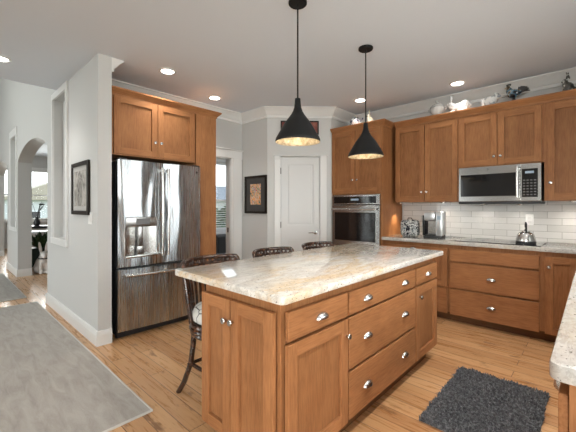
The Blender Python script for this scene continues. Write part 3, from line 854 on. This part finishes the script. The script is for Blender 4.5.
# under cabinet puck lights
pk = None
for i, (x, y, lab) in enumerate([(-1.932, 4.33, 'under cabinet puck light beside the oven cabinet'), (-1.4, 4.40, 'under cabinet puck light above the coffee maker'), (-.15, 4.40, 'under cabinet puck light right of the microwave'),
                                 (-.95, 4.44, 'left puck light on the underside of the microwave'), (-.60, 4.44, 'right puck light on the underside of the microwave')]):
    zz = UZ if i < 3 else 1.333
    if pk is None:
        pk = thing('puck_light', lab, 'light', (x, y, zz), 0, 'puck lights under the upper cabinets')
        obj('housing', MB().lathe([(.02, -.012), (.03, -.012), (.032, 0), (.02, 0)], 18, cap=False), M['chrome'], pk, smooth=True)
        obj('lamp', MB().lathe([(0, -.010), (.02, -.010), (.02, -.002), (0, -.002)], 18), M['lamp'], pk); o = pk
    else: o = copy_thing(pk, (x, y, zz)); o['label'] = lab
    d = bpy.data.lights.new('puck_beam', 'SPOT'); d.energy = 13 if i == 0 else (6 if i < 3 else 3); d.color = (1, .80, .55) if i == 0 else (1, .92, .82); d.spot_size = R(64 if i == 0 else 150); d.spot_blend = .12 if i == 0 else 1; d.shadow_soft_size = .015
    l = bpy.data.objects.new('puck_beam', d); C.objects.link(l); l.location = (x, y, zz - .015)

# ------------------------------------------------------------------ stools
def stool():
    t = thing('counter_stool', 'dark rattan counter stool nearest the camera, white printed cushion in view', 'stool', (-1.915, 1.40, 0), 0, 'rattan stools behind the island')
    def P(a, r, z): return (-r * math.cos(a), r * math.sin(a), z)          # a=0 is the back (-x)
    q = MB()
    for z, r in ((.445, .225), (.472, .232), (.50, .228)):
        q.tube([P(2 * PI * k / 32, r, z) for k in range(32)], .016, 8, closed=True)
    q.lathe([(0, .48), (.222, .48), (.222, .505), (0, .505)], 28)
    obj('seat_frame', q, M['bamboo'], t, smooth=True)
    obj('cushion', MB().lathe([(0, .505), (.19, .506), (.222, .53), (.228, .565), (.21, .605), (.15, .632), (0, .64)], 36), M['cushion'], t, smooth='all')
    for a in (R(48), R(-48), R(132), R(-132)):
        sg = 1
        q = MB().tube([P(a, .215, .455), P(a, .222, .34), P(a, .24, .2), P(a, .285, .07), P(a, .325, 0.0)], [.019, .019, .0185, .018, .0175], 10)
        q.tube([P(a, .2392, .2), P(a, .2408, .19)], .0235, 10)
        obj('leg', q, M['bamboo'], t, smooth=True)
    cs = [P(R(48), .24, .2), P(R(132), .24, .2), P(R(-132), .24, .2), P(R(-48), .24, .2)]
    for k in range(4):
        obj('stretcher', MB().tube([cs[k], cs[(k + 1) % 4]], .0125, 8), M['bamboo'], t, smooth=True)
    # hoop: back rail sweeping down into the arms and onto the seat ring
    pts = []
    K = 40
    for k in range(K + 1):
        a = R(-70 + 140 * k / K); m = abs(math.degrees(a))
        d = 0 if m < 54 else ((m - 54) / 16) ** 1.6
        pts.append(P(a, .285 - .05 * d, .912 - (.40) * d))
    obj('back_rail', MB().tube(pts, .0165, 10), M['bamboo'], t, smooth=True)
    pts2 = [P(R(-56 + 112 * k / 24), .277, .868) for k in range(25)]
    obj('lower_rail', MB().tube(pts2, .0115, 8), M['bamboo'], t, smooth=True)
    for k in range(11):
        a = R(-55 + 110 * k / 10)
        obj('spindle', MB().tube([P(a, .23, .50), P(a, .25, .70), P(a, .283, .91)], .0095, 8), M['bamboo'], t, smooth=True)
    q = MB()
    for k in range(14):
        a0 = R(-56 + 8 * k); a1 = R(-56 + 8 * (k + 1))
        q.tube([P(a0, .278, .87), P(a1, .285, .91)], .006, 6); q.tube([P(a1, .278, .87), P(a0, .285, .91)], .006, 6)
    obj('lattice', q, M['bamboo'], t, smooth=True)
    return t
s1 = stool()
s2 = copy_thing(s1, (-1.915, 2.045, 0)); s2['label'] = 'dark rattan counter stool, middle of three, back rail showing above the island'
s3 = copy_thing(s1, (-1.915, 2.69, 0)); s3['label'] = 'dark rattan counter stool farthest along the island, nearest the oven'

# ------------------------------------------------------------------ rugs
def rug(name, x0, x1, y0, y1, label, cat):
    t = thing(name, label, cat, (x0, y0, 0), 0, 'grey hall rugs')
    w, d = x1 - x0, y1 - y0
    obj('pile', MB().box(.012, w - .012, .012, d - .012, .0005, .012, .003), M['rug'], t)
    q = MB(); q.box(0, w, 0, .012, .0005, .013, .003); q.box(0, w, d - .012, d, .0005, .013, .003); q.box(0, .012, .012, d - .012, .0005, .013, .003); q.box(w - .012, w, .012, d - .012, .0005, .013, .003)
    obj('binding', q, M['rug_edge'], t, label='pale bound edge')
rug('area_rug', -5.55, -2.05, -1.6, .94, 'large light grey rug in the left foreground', 'rug')
rug('area_rug', -8.4, -5.93, -1.6, .885, 'smaller grey rug farther back by the arch column', 'rug')
# shag mat
q = MB(); mx0, mx1, my0, my1 = -.775, -.225, 2.0, 2.865
bm = q.bm
for i in range(9500):
    x = random.uniform(mx0, mx1); y = random.uniform(my0, my1)
    a = random.uniform(0, 2 * PI); ln = random.uniform(.012, .03); h = random.uniform(.018, .036); w = .0042
    c0 = Vector((x, y, .004)); d = Vector((math.cos(a), math.sin(a), 0)); n = Vector((-d.y, d.x, 0))
    v = [bm.verts.new(c0 - n * w), bm.verts.new(c0 + n * w), bm.verts.new(c0 - d * w + Vector((0, 0, .001))), bm.verts.new(c0 + d * ln * .45 + n * w * .8 + Vector((0, 0, h * .9))), bm.verts.new(c0 + d * ln * .45 - n * w * .8 + Vector((0, 0, h * .9))), bm.verts.new(c0 + d * ln + Vector((0, 0, h * .7)))]
    bm.faces.new((v[0], v[1], v[3], v[4])); bm.faces.new((v[4], v[3], v[5])); bm.faces.new((v[1], v[2], v[3])); bm.faces.new((v[2], v[0], v[4])); bm.faces.new((v[2], v[4], v[3]))
q.box(mx0 + .005, mx1 - .005, my0 + .005, my1 - .005, .0005, .012)
tag(obj('shag_mat', q, M['shag']), 'dark charcoal shag mat on the oak floor beside the island', 'mat')

# ------------------------------------------------------------------ things on the back counter
CT = .9155
# cooktop
ck = thing('cooktop', 'black glass cooktop set on the granite under the microwave', 'cooktop', (-1.15, 3.99, CT))
obj('glass_plate', MB().box(0, .775, 0, .50, 0, .007, .002), M['black_gloss'], ck)
def ring_print(r):
    return MB().lathe([(r - .003, .0072), (r, .0072), (r, .0076), (r - .003, .0076)], 32, cap=False)
for (x, y, r) in ((.2, .14, .085), (.2, .37, .07), (.57, .14, .07), (.57, .37, .10)):
    obj('burner_ring', ring_print(r), M['key'], ck, (x, y, 0))
# kettle
kt = thing('kettle', 'stainless kettle with upright black handle on the cooktop', 'kettle', (-.52, 4.20, CT + .0075))
obj('body', MB().lathe([(0, 0), (.098, 0), (.102, .012), (.100, .04), (.086, .088), (.07, .108), (.045, .116), (0, .117)], 32), M['chrome'], kt, smooth=True)
obj('base_band', MB().lathe([(.0985, 0), (.1035, .001), (.1045, .02), (.100, .022)], 32, cap=False), M['black'], kt, smooth=True)
ldk = obj('lid', MB().lathe([(0, .116), (.045, .116), (.042, .126), (.018, .131), (0, .131)], 24), M['chrome'], kt, smooth=True)
obj('knob', MB().lathe([(0, .131), (.008, .131), (.012, .145), (.008, .152), (0, .153)], 14), M['black'], ldk, smooth=True)
q = MB(); q.tube([(.065, 0, .075), (.10, 0, .10), (.122, 0, .128)], [.02, .015, .011], 10)
obj('spout', q, M['steel'], kt, smooth=True, )
q = MB(); q.tube([(-.055, 0, .105), (-.06, 0, .15), (-.035, 0, .198), (.01, 0, .21), (.04, 0, .19), (.05, 0, .16)], [.008, .009, .011, .011, .010, .008], 10)
obj('handle', q, M['black'], kt, smooth=True)
kt.rotation_euler = (0, 0, R(102)); kt.scale = (.86, .86, 1.0)
# coffee maker
cf = thing('coffee_maker', 'silver and black single cup coffee maker beside the patterned cozy', 'coffee maker', (-1.465, 4.28, CT), R(8))
q = MB(); q.box(-.105, .105, -.15, .11, 0, .03, .008); q.box(-.105, .105, -.0, .11, .03, .24, .01)
obj('body', q, M['black'], cf, smooth=True)
q = MB(); q.box(-.10, .03, -.145, .02, .215, .325, .02)
obj('brew_head', q, M['grey_plastic'], cf, smooth=True)
q = MB(); q.box(.035, .11, -.13, .11, .03, .325, .012)
rs = obj('side_column', q, M['grey_plastic'], cf, smooth=True)
obj('display', MB().box(.052, .094, -.133, -.129, .23, .275), M['display'], rs)
obj('back_plate', MB().box(-.08, .03, -.01, .0, .03, .21, .003), M['steel'], cf)
obj('drip_tray', MB().box(-.09, .03, -.14, -.01, .03, .042, .004), M['black'], cf)
obj('water_tank', MB().box(-.135, -.106, -.06, .1, .03, .28, .008), M['black_gloss'], cf)
# patterned cozy
q = MB(); q.box(-.115, .115, -.07, .07, 0, .22, .065, seg=5)
cz = thing('appliance_cozy', 'rounded black and white patterned cozy left of the coffee maker', 'cozy', (-1.77, 4.25, CT), R(10))
obj('cover', q, M['cozy'], cz, smooth='all')
obj('loop', MB().tube([(-.03, 0, .215), (-.02, 0, .24), (.02, 0, .24), (.03, 0, .215)], .006, 8), M['black'], cz, smooth=True)
# outlet
oo = thing('wall_outlet', 'white double outlet plate on the tiles above the kettle', 'outlet', (-.533, YB - .0105, 1.155))
obj('plate', MB().box(-.037, .037, -.006, 0, -.06, .06, .002), M['white_plastic'], oo)
for z in (-.022, .022): obj('socket', MB().box(-.016, .016, -.0085, -.0055, z - .014, z + .014, .004), M['trim'], oo)

# ------------------------------------------------------------------ wall pictures, switches
def picture(name, label, w, h, loc, rot, frame_w, mats, mat_w, art, depth=.025):
    t = thing(name, label, 'picture', loc, rot)
    q = MB(); f = frame_w
    q.box(0, f, -depth, 0, 0, h, .004); q.box(w - f, w, -depth, 0, 0, h, .004); q.box(f, w - f, -depth, 0, 0, f, .004); q.box(f, w - f, -depth, 0, h - f, h, .004)
    obj('frame', q, mats[0], t)
    obj('mount', MB().box(f, w - f, -depth * .5, -.001, f, h - f), mats[1], t)
    if art:
        a, b_, c, d, m = art
        obj('artwork', MB().box(a, b_, -depth * .5 - .002, -depth * .5, c, d), m, t)
    return t
def art_mat(name, scale, stops, rot=0):
    m = NT(name, .25, coat=.6); n = m.noise(m.coord((1, 1, .7)), scale, 4, .6, 1.2)
    m.col(m.ramp(n, stops)); return m.m
A1 = art_mat('grey_print', 9, [(.3, (.12, .11, .10)), (.48, (.42, .40, .37)), (.62, (.60, .57, .53)), (.72, (.30, .20, .15))])
A2 = art_mat('bright_floral_print', 22, [(.36, (.04, .08, .06)), (.41, (.20, .28, .16)), (.45, (.72, .62, .45)), (.48, (.80, .24, .06)), (.53, (.82, .38, .12)), (.57, (.78, .72, .6)), (.61, (.15, .24, .28)), (.68, (.55, .10, .10))])
A3 = art_mat('red_print', 9, [(.3, (.10, .03, .025)), (.5, (.22, .06, .05)), (.7, (.35, .14, .10))])
picture('framed_picture', 'tall black framed glazed print on the hall wall above the switch', .575, .545, (-4.185, YH, 1.220), 0, .042, (M['dark_wood'], plain('print_mount', (.55, .54, .52), .3, 0, .6)), 0, (.09, .485, .09, .455, A1))
picture('framed_picture', 'black framed colourful artwork beside the pantry door', .495, .57, (-3.985, 3.30, 1.202), 0, .035, (M['dark_wood'], plain('charcoal_mount', (.055, .052, .05), .5)), 0, (.13, .365, .135, .445, A2))
picture('framed_picture', 'small dark red picture above the pantry door behind the pendant', .56, .20, (-3.49 + .193 * .7071, 3.30 + .193 * .7071, 2.36), R(45), .02, (M['dark_wood'], A3), 0, None)
sw = thing('light_switch', 'white double switch plate on the hall wall below the picture', 'switch', (-3.60, YH, 1.19))
obj('plate', MB().box(-.058, .058, -.006, 0, -.058, .058, .002), M['white_plastic'], sw)
for x in (-.024, .024): obj('rocker', MB().box(x - .016, x + .016, -.009, -.005, -.032, .032, .002), M['trim'], sw)

# ------------------------------------------------------------------ figurines on the cabinet tops
FT = 2.4405
def fig(name, label, cat, loc, rot=0): return thing(name, label, cat, loc, rot, 'figurines on top of the cabinets')
FY = 4.305
t = fig('tureen', 'white lidded ceramic tureen on the upper cabinets', 'tureen', (-1.444, FY, FT)); t.scale = (.78, .78, .74)
obj('bowl', MB().lathe([(0, 0), (.05, 0), (.055, .02), (.09, .06), (.105, .12), (.10, .145), (.09, .15), (0, .15)], 28), M['white_cer'], t, smooth=True)
l_ = obj('lid', MB().lathe([(.108, .15), (.10, .165), (.075, .195), (.035, .215), (0, .22)], 28), M['white_cer'], t, smooth=True)
obj('knob', MB().lathe([(.0, .215), (.02, .218), (.018, .228), (.032, .245), (.024, .262), (0, .268)], 16), M['white_cer'], l_, smooth=True)
for s in (-1, 1): obj('handle', MB().tube([(s * .095, 0, .09), (s * .135, 0, .105), (s * .13, 0, .14), (s * .098, 0, .14)], .009, 8), M['white_cer'], t, smooth=True)

def rabbit_lying(label, loc, rot, s=1.0, m=None, earm=None):
    t = fig('rabbit_figurine', label, 'figurine', loc, rot)
    m = m or M['white_cer']
    q = MB()
    q.ell((.03 * s, 0, .075 * s), (.125 * s, .06 * s, .075 * s)); q.ell((.09 * s, 0, .09 * s), (.075 * s, .062 * s, .085 * s))
    q.ell((-.075 * s, 0, .10 * s), (.055 * s, .045 * s, .06 * s)); q.ell((-.115 * s, 0, .145 * s), (.048 * s, .036 * s, .04 * s)); q.ell((-.145 * s, 0, .135 * s), (.025 * s, .022 * s, .022 * s))
    for y in (-.035, .035): q.ell((-.09 * s, y * s, .02 * s), (.05 * s, .018 * s, .02 * s)); q.ell((.07 * s, y * 1.3 * s, .025 * s), (.07 * s, .02 * s, .025 * s))
    q.ell((.16 * s, 0, .08 * s), (.025 * s, .025 * s, .025 * s))
    obj('body', q, m, t, remesh=.008 * s)
    for y in (-.016, .016):
        q = MB(); q.ell((-.10 * s, y * s * 1.3, .215 * s), (.013 * s, .016 * s, .06 * s), rot=Matrix.Rotation(R(14 if y > 0 else 4), 3, 'Y').to_euler())
        obj('ear', q, earm or m, t, smooth='all')
    for y in (-.032, .032):
        obj('eye', MB().ell((-.128 * s, y * s, .155 * s), (.005 * s, .004 * s, .006 * s), n=8), M['black'], t)
    return t
grey_glaze = plain('pale_grey_glaze', (.50, .52, .54), .25, 0, .4)
rabbit_lying('white ceramic rabbit with upright ears, right of the tureen', (-1.20, FY, FT), 0, .80, None, grey_glaze)
# crouching mottled figure: two piglets / a lamb, white and grey
t = fig('lamb_figurine', 'white and grey crouching ceramic animal between rabbit and rooster', 'figurine', (-.868, FY, FT)); t.scale = (.8,) * 3
q = MB(); q.ell((0, 0, .085), (.10, .055, .07)); q.ell((-.06, 0, .075), (.06, .05, .07)); q.ell((.085, 0, .135), (.045, .036, .04)); q.ell((.12, 0, .125), (.025, .024, .022))
for x in (-.06, .05):
    for y in (-.03, .03): q.ell((x, y, .02), (.035, .018, .022))
mm = NT('mottled_grey_white_glaze', .2, coat=.4); mm.col(mm.ramp(mm.noise(mm.coord(), 16, 2), [(.48, (.75, .75, .74)), (.56, (.34, .36, .38))]))
obj('body', q, mm.m, t, remesh=.008)
for y in (-.035, .035): obj('ear', MB().ell((.075, y, .165), (.014, .008, .022)), mm.m, t, smooth='all')
for y in (-.03, .03): obj('eye', MB().ell((.108, y, .148), (.005, .004, .005), n=8), M['black'], t)
# rooster
t = fig('rooster_figurine', 'dark glazed rooster with blue breast and fanned tail', 'figurine', (-.64, FY, FT)); t.scale = (.85,) * 3
gl = NT('rooster_glaze', .22, coat=.5); gl.col(gl.ramp(gl.noise(gl.coord(), 15, 3), [(.40, (.02, .02, .022)), (.47, (.04, .11, .18)), (.52, (.20, .32, .40)), (.56, (.45, .28, .10)), (.60, (.02, .02, .02))]))
blk = M['black']
q = MB(); q.ell((0, 0, .115), (.075, .05, .058)); q.ell((-.045, 0, .15), (.04, .034, .06), rot=Matrix.Rotation(R(-18), 3, 'Y').to_euler()); q.ell((-.062, 0, .205), (.026, .022, .03)); q.ell((.05, 0, .125), (.04, .028, .035))
obj('body', q, gl.m, t, remesh=.008)
q = MB()
for k in range(5):
    a = R(10 + 24 * k)
    q.tube([(.055, 0, .125), (.055 + .07 * math.cos(a * .8), 0, .125 + .06 * math.sin(a)), (.055 + .115 * math.cos(a * .7), 0, .115 + .075 * math.sin(a) - .01)], [.016, .017, .006], 8)
obj('tail', q, blk, t, smooth=True)
q = MB()
for k in range(4): q.ell((-.075 + .013 * k, 0, .243 - .003 * abs(k - 1.5)), (.008, .004, .014), n=8)
obj('comb', q, blk, t, smooth='all')
obj('beak', MB().lathe([(.009, 0), (0, .024)], 8, M=Matrix.Translation((-.083, 0, .203)) @ Matrix.Rotation(R(-95), 4, 'Y')), plain('amber_glaze', (.45, .28, .08), .3), t)
obj('base', MB().lathe([(0, 0), (.06, 0), (.055, .02), (.02, .035), (.015, .07), (0, .07)], 16), blk, t, smooth=True)
for y in (-.047, .047): obj('wing', MB().ell((.015, y, .12), (.05, .01, .034)), gl.m, t, smooth='all')
# small sitting rabbit at the right edge
t = fig('rabbit_figurine', 'small dark sitting rabbit with long ears at the right edge of the cabinet tops', 'figurine', (-.19, FY, FT)); t.scale = (.75,) * 3
dk = NT('dark_bronze_glaze', .3, coat=.3); dk.col(dk.ramp(dk.noise(dk.coord(), 20, 3), [(.4, (.03, .03, .028)), (.55, (.10, .10, .09)), (.62, (.5, .5, .47))]))
q = MB(); q.ell((.01, 0, .075), (.055, .045, .065)); q.ell((-.02, 0, .11), (.038, .036, .055)); q.ell((-.03, 0, .165), (.034, .028, .028)); q.ell((-.055, 0, .158), (.018, .016, .015)); q.ell((-.04, 0, .04), (.018, .034, .05)); q.ell((.0, 0, .015), (.065, .045, .016)); q.ell((.07, 0, .05), (.018, .018, .018))
obj('body', q, dk.m, t, remesh=.007)
for s, tl in ((-1, -22), (1, 14)):
    obj('ear', MB().ell((-.02 + .001 * s * tl, s * .014, .225), (.012, .009, .052), rot=Matrix.Rotation(R(tl), 3, 'Y').to_euler()), dk.m, t, smooth='all')
for y in (-.026, .026): obj('eye', MB().ell((-.045, y, .172), (.004, .003, .004), n=8), M['white_cer'], t)
# on the oven cabinet: blue and white teapot, cream rabbit
bw = NT('blue_white_china', .15, coat=.5); bw.col(bw.ramp(bw.noise(bw.coord(), 13, 3, .6, 1), [(.44, (.03, .05, .14)), (.5, (.75, .76, .78)), (.66, (.78, .79, .8)), (.7, (.05, .07, .18))]))
t = fig('teapot', 'blue and white china pot on top of the oven cabinet', 'teapot', (-2.50, 4.10, FT)); t.scale = (.9,) * 3
obj('pot', MB().lathe([(0, 0), (.05, 0), (.06, .012), (.085, .05), (.09, .09), (.075, .125), (.05, .14), (0, .14)], 26), bw.m, t, smooth=True)
l_ = obj('lid', MB().lathe([(.054, .14), (.05, .15), (.02, .162), (0, .163)], 20), plain('cobalt_glaze', (.02, .03, .08), .2, 0, .4), t, smooth=True)
obj('knob', MB().ell((0, 0, .172), (.014, .014, .013)), plain('ivory_glaze', (.7, .68, .6), .2), l_, smooth='all')
obj('spout', MB().tube([(.075, 0, .06), (.115, 0, .085), (.135, 0, .13)], [.02, .014, .010], 8), bw.m, t, smooth=True)
obj('handle', MB().tube([(-.08, 0, .11), (-.12, 0, .12), (-.13, 0, .08), (-.085, 0, .05)], .009, 8), bw.m, t, smooth=True)
t = fig('rabbit_figurine', 'cream sitting rabbit with dark patches beside the blue and white pot', 'figurine', (-2.262, 4.10, FT), R(30)); t.scale = (.62, .62, .62)
cr = NT('cream_patched_glaze', .2, coat=.4); cr.col(cr.ramp(cr.noise(cr.coord(), 9, 2), [(.56, (.74, .69, .55)), (.62, (.05, .05, .05))]))
q = MB(); q.ell((.01, 0, .08), (.07, .055, .08)); q.ell((-.02, 0, .14), (.045, .045, .06)); q.ell((-.035, 0, .2), (.045, .036, .036)); q.ell((-.07, 0, .19), (.022, .02, .02)); q.ell((-.045, 0, .05), (.022, .045, .06)); q.ell((0, 0, .015), (.08, .055, .018))
obj('body', q, cr.m, t, remesh=.009)
for s, tl in ((-1, -16), (1, 10)):
    obj('ear', MB().ell((-.025, s * .022, .275), (.014, .011, .055), rot=Matrix.Rotation(R(tl), 3, 'X').to_euler()), cr.m, t, smooth='all')
for y in (-.034, .034): obj('eye', MB().ell((-.055, y, .21), (.005, .004, .006), n=8), M['black'], t)

# ------------------------------------------------------------------ beyond the arch: rabbit statue, console, plant
t = thing('rabbit_statue', 'large white rabbit statue with tall ears on the floor inside the arch', 'statue', (-7.95, 1.43, 0), R(180))
q = MB(); q.ell((.03, 0, .16), (.15, .12, .17)); q.ell((-.05, 0, .25), (.10, .09, .14)); q.ell((-.09, 0, .36), (.085, .07, .075)); q.ell((-.16, 0, .34), (.045, .04, .04)); q.ell((.02, 0, .03), (.18, .12, .035))
for y in (-.05, .05): q.ell((-.12, y, .12), (.035, .03, .12)); q.ell((.06, y * 2, .09), (.1, .04, .09)); q.ell((-.13, y, .02), (.06, .03, .025))
q.ell((.19, 0, .10), (.045, .045, .045))
obj('body', q, M['statue'], t, remesh=.014)
for s in (-1, 1): obj('ear', MB().ell((-.06, s * .05, .505), (.02, .026, .12), rot=Matrix.Rotation(R(-8 * s), 3, 'X').to_euler()), M['statue'], t, smooth='all')
obj('collar', MB().tube([(-.075 + .085 * math.cos(2 * PI * k / 20), .078 * math.sin(2 * PI * k / 20), .30) for k in range(20)], .012, 6, closed=True), M['black'], t, smooth=True)
for y in (-.062, .062): obj('eye', MB().ell((-.115, y, .375), (.012, .008, .014), n=8), M['black'], t)
t = thing('console_table', 'black console table in the room beyond the arch', 'table', (-9.6, 1.75, 0))
obj('top', MB().box(-.25, .25, -.45, 1.2, .80, .86, .005), M['black'], t)
for x in (-.22, .22):
    for y in (-.42, 1.17): obj('leg', MB().box(x - .025, x + .025, y - .025, y + .025, 0, .80), M['black'], t)
obj('shelf', MB().box(-.23, .23, -.43, 1.18, .70, .73), M['white_plastic'], t)
t = thing('planter', 'dark green leafy planter on the floor behind the white rabbit statue', 'planter', (-9.0, 1.85, 0))
obj('box', MB().box(-.17, .17, -.46, .5, 0, .40, .01), plain('dark_green_paint', (.012, .026, .016), .5), t)
q = MB()
for i in range(420):
    a = random.uniform(0, 2 * PI); el = random.uniform(.5, 1.45); ln = random.uniform(.2, .42)
    d = Vector((math.cos(a) * math.cos(el), math.sin(a) * math.cos(el) * .7, math.sin(el)))
    p0 = Vector((random.uniform(-.1, .1), random.uniform(-.36, .4), .39)); p2 = p0 + d * ln; pm = p0 + d * ln * .55 + Vector((0, 0, .03))
    s_ = d.cross(Vector((0, 0, 1))).normalized() * .035
    vs = [q.bm.verts.new(p) for p in (p0, pm - s_, p2, pm + s_)]
    q.bm.faces.new((vs[0], vs[1], vs[2], vs[3]))
obj('foliage', q, M['leaf'], t)
t = thing('vase', 'dark slim vase standing on the black console table', 'vase', (-9.6, 1.62, .8605))
obj('body', MB().lathe([(0, 0), (.05, 0), (.07, .06), (.05, .13), (.022, .18), (.03, .21), (.02, .21), (0, .18)], 18), M['black'], t, smooth=True)
q = MB()
for i in range(9):
    a = random.uniform(0, 2 * PI); q.tube([(0, 0, .18), (.05 * math.cos(a), .05 * math.sin(a), .34), (.14 * math.cos(a), .14 * math.sin(a), random.uniform(.42, .58))], .004, 5)
    q.ell((.14 * math.cos(a), .14 * math.sin(a), .5), (.02, .02, .02), n=6)
obj('twigs', q, M['dark_wood'], t)

# den: black cabinet below the window
t = thing('den_cabinet', 'black cabinet below the blinds seen through the doorway', 'cabinet', (-5.25, 3.95, 0), R(90))
obj('carcass', MB().box(-.30, .30, .0, .22, .04, .76, .004), M['black'], t)
obj('door', MB().box(-.28, .28, -.016, 0, .08, .72, .004), M['black_matte'], t)
q = MB(); q.tube([(.22, -.035, .36), (.22, -.035, .50)], .006, 8); q.box(.216, .224, -.035, -.014, .36, .372); q.box(.216, .224, -.035, -.014, .488, .50)
obj('handle', q, M['chrome'], t)

# ------------------------------------------------------------------ outside
grass = NT('lawn', .9); grass.col(grass.ramp(grass.noise(grass.coord(), 3, 4), [(.3, (.10, .15, .06)), (.7, (.25, .30, .15))]))
struct('ground', MB().box(-60, 20, -40, 40, -1.3, -1.2), grass.m)
sid = plain('pale_siding', (.62, .62, .60), .7); roofm = NT('grey_shingle_roof', .85)
bk = roofm.n.new('ShaderNodeTexBrick'); roofm.l.new(roofm.coord(), bk.inputs['Vector']); bk.inputs['Scale'].default_value = 3
for k, v in (('Color1', (.16, .17, .18, 1)), ('Color2', (.24, .25, .26, 1)), ('Mortar', (.08, .08, .09, 1))): bk.inputs[k].default_value = v
roofm.col(bk.outputs[0])
def house(label, loc, rot, w, d, h, rise, rm):
    t = thing('neighbour_house', label, 'house', loc, rot)
    obj('walls', MB().box(-w / 2, w / 2, -d / 2, d / 2, 0, h), sid, t)
    obj('roof', MB().prism([(-w / 2 - .3, h), (w / 2 + .3, h), (0, h + rise)], -d / 2 - .3, d / 2 + .3), rm, t)
    for x in (-w * .25, w * .25):
        f = obj('window', MB().box(x - .5, x + .5, -d / 2 - .04, -d / 2, h * .35, h * .75), M['trim'], t)
        obj('pane', MB().box(x - .42, x + .42, -d / 2 - .05, -d / 2 - .04, h * .38, h * .72), M['black_gloss'], f)
house('grey roofed neighbour house seen through the doorway and den window', (-19.5, 14.2, -1.2), R(145), 7, 8, 2.9, 1.1, roofm.m)
house('pale neighbour house with tan roof seen through the arch', (-33, 6.5, -1.2), R(90), 7, 7, 3.0, 1.6, plain('tan_roof', (.42, .36, .28), .85))
def shrub(label, loc, s):
    t = thing('garden_shrub', label, 'shrub', loc, 0, 'shrubs outside the windows')
    q = MB()
    for i in range(900):
        d = Vector((random.gauss(0, 1), random.gauss(0, 1), random.gauss(0, 1))).normalized() * random.uniform(.6, 1)
        p = Vector((d.x * s, d.y * s, s * .95 + d.z * s * .95)); a = Vector((random.gauss(0, 1), random.gauss(0, 1), random.gauss(0, 1))).normalized(); c_ = a.orthogonal().normalized()
        l_ = s * .09
        vs = [q.bm.verts.new(p + e) for e in (-a * l_, c_ * l_ * .5, a * l_, -c_ * l_ * .5)]; q.bm.faces.new(vs)
    obj('foliage', q, M['leaf'], t)
    obj('stem', MB().tube([(0, 0, 0), (0, 0, s)], s * .08, 6), M['dark_wood'], t)
shrub('green garden shrub outside the den window', (-9.6, 6.7, -1.2), 1.36)
shrub('tall green shrub farther out behind the den window shrub', (-12.2, 9.6, -1.2), 1.45)
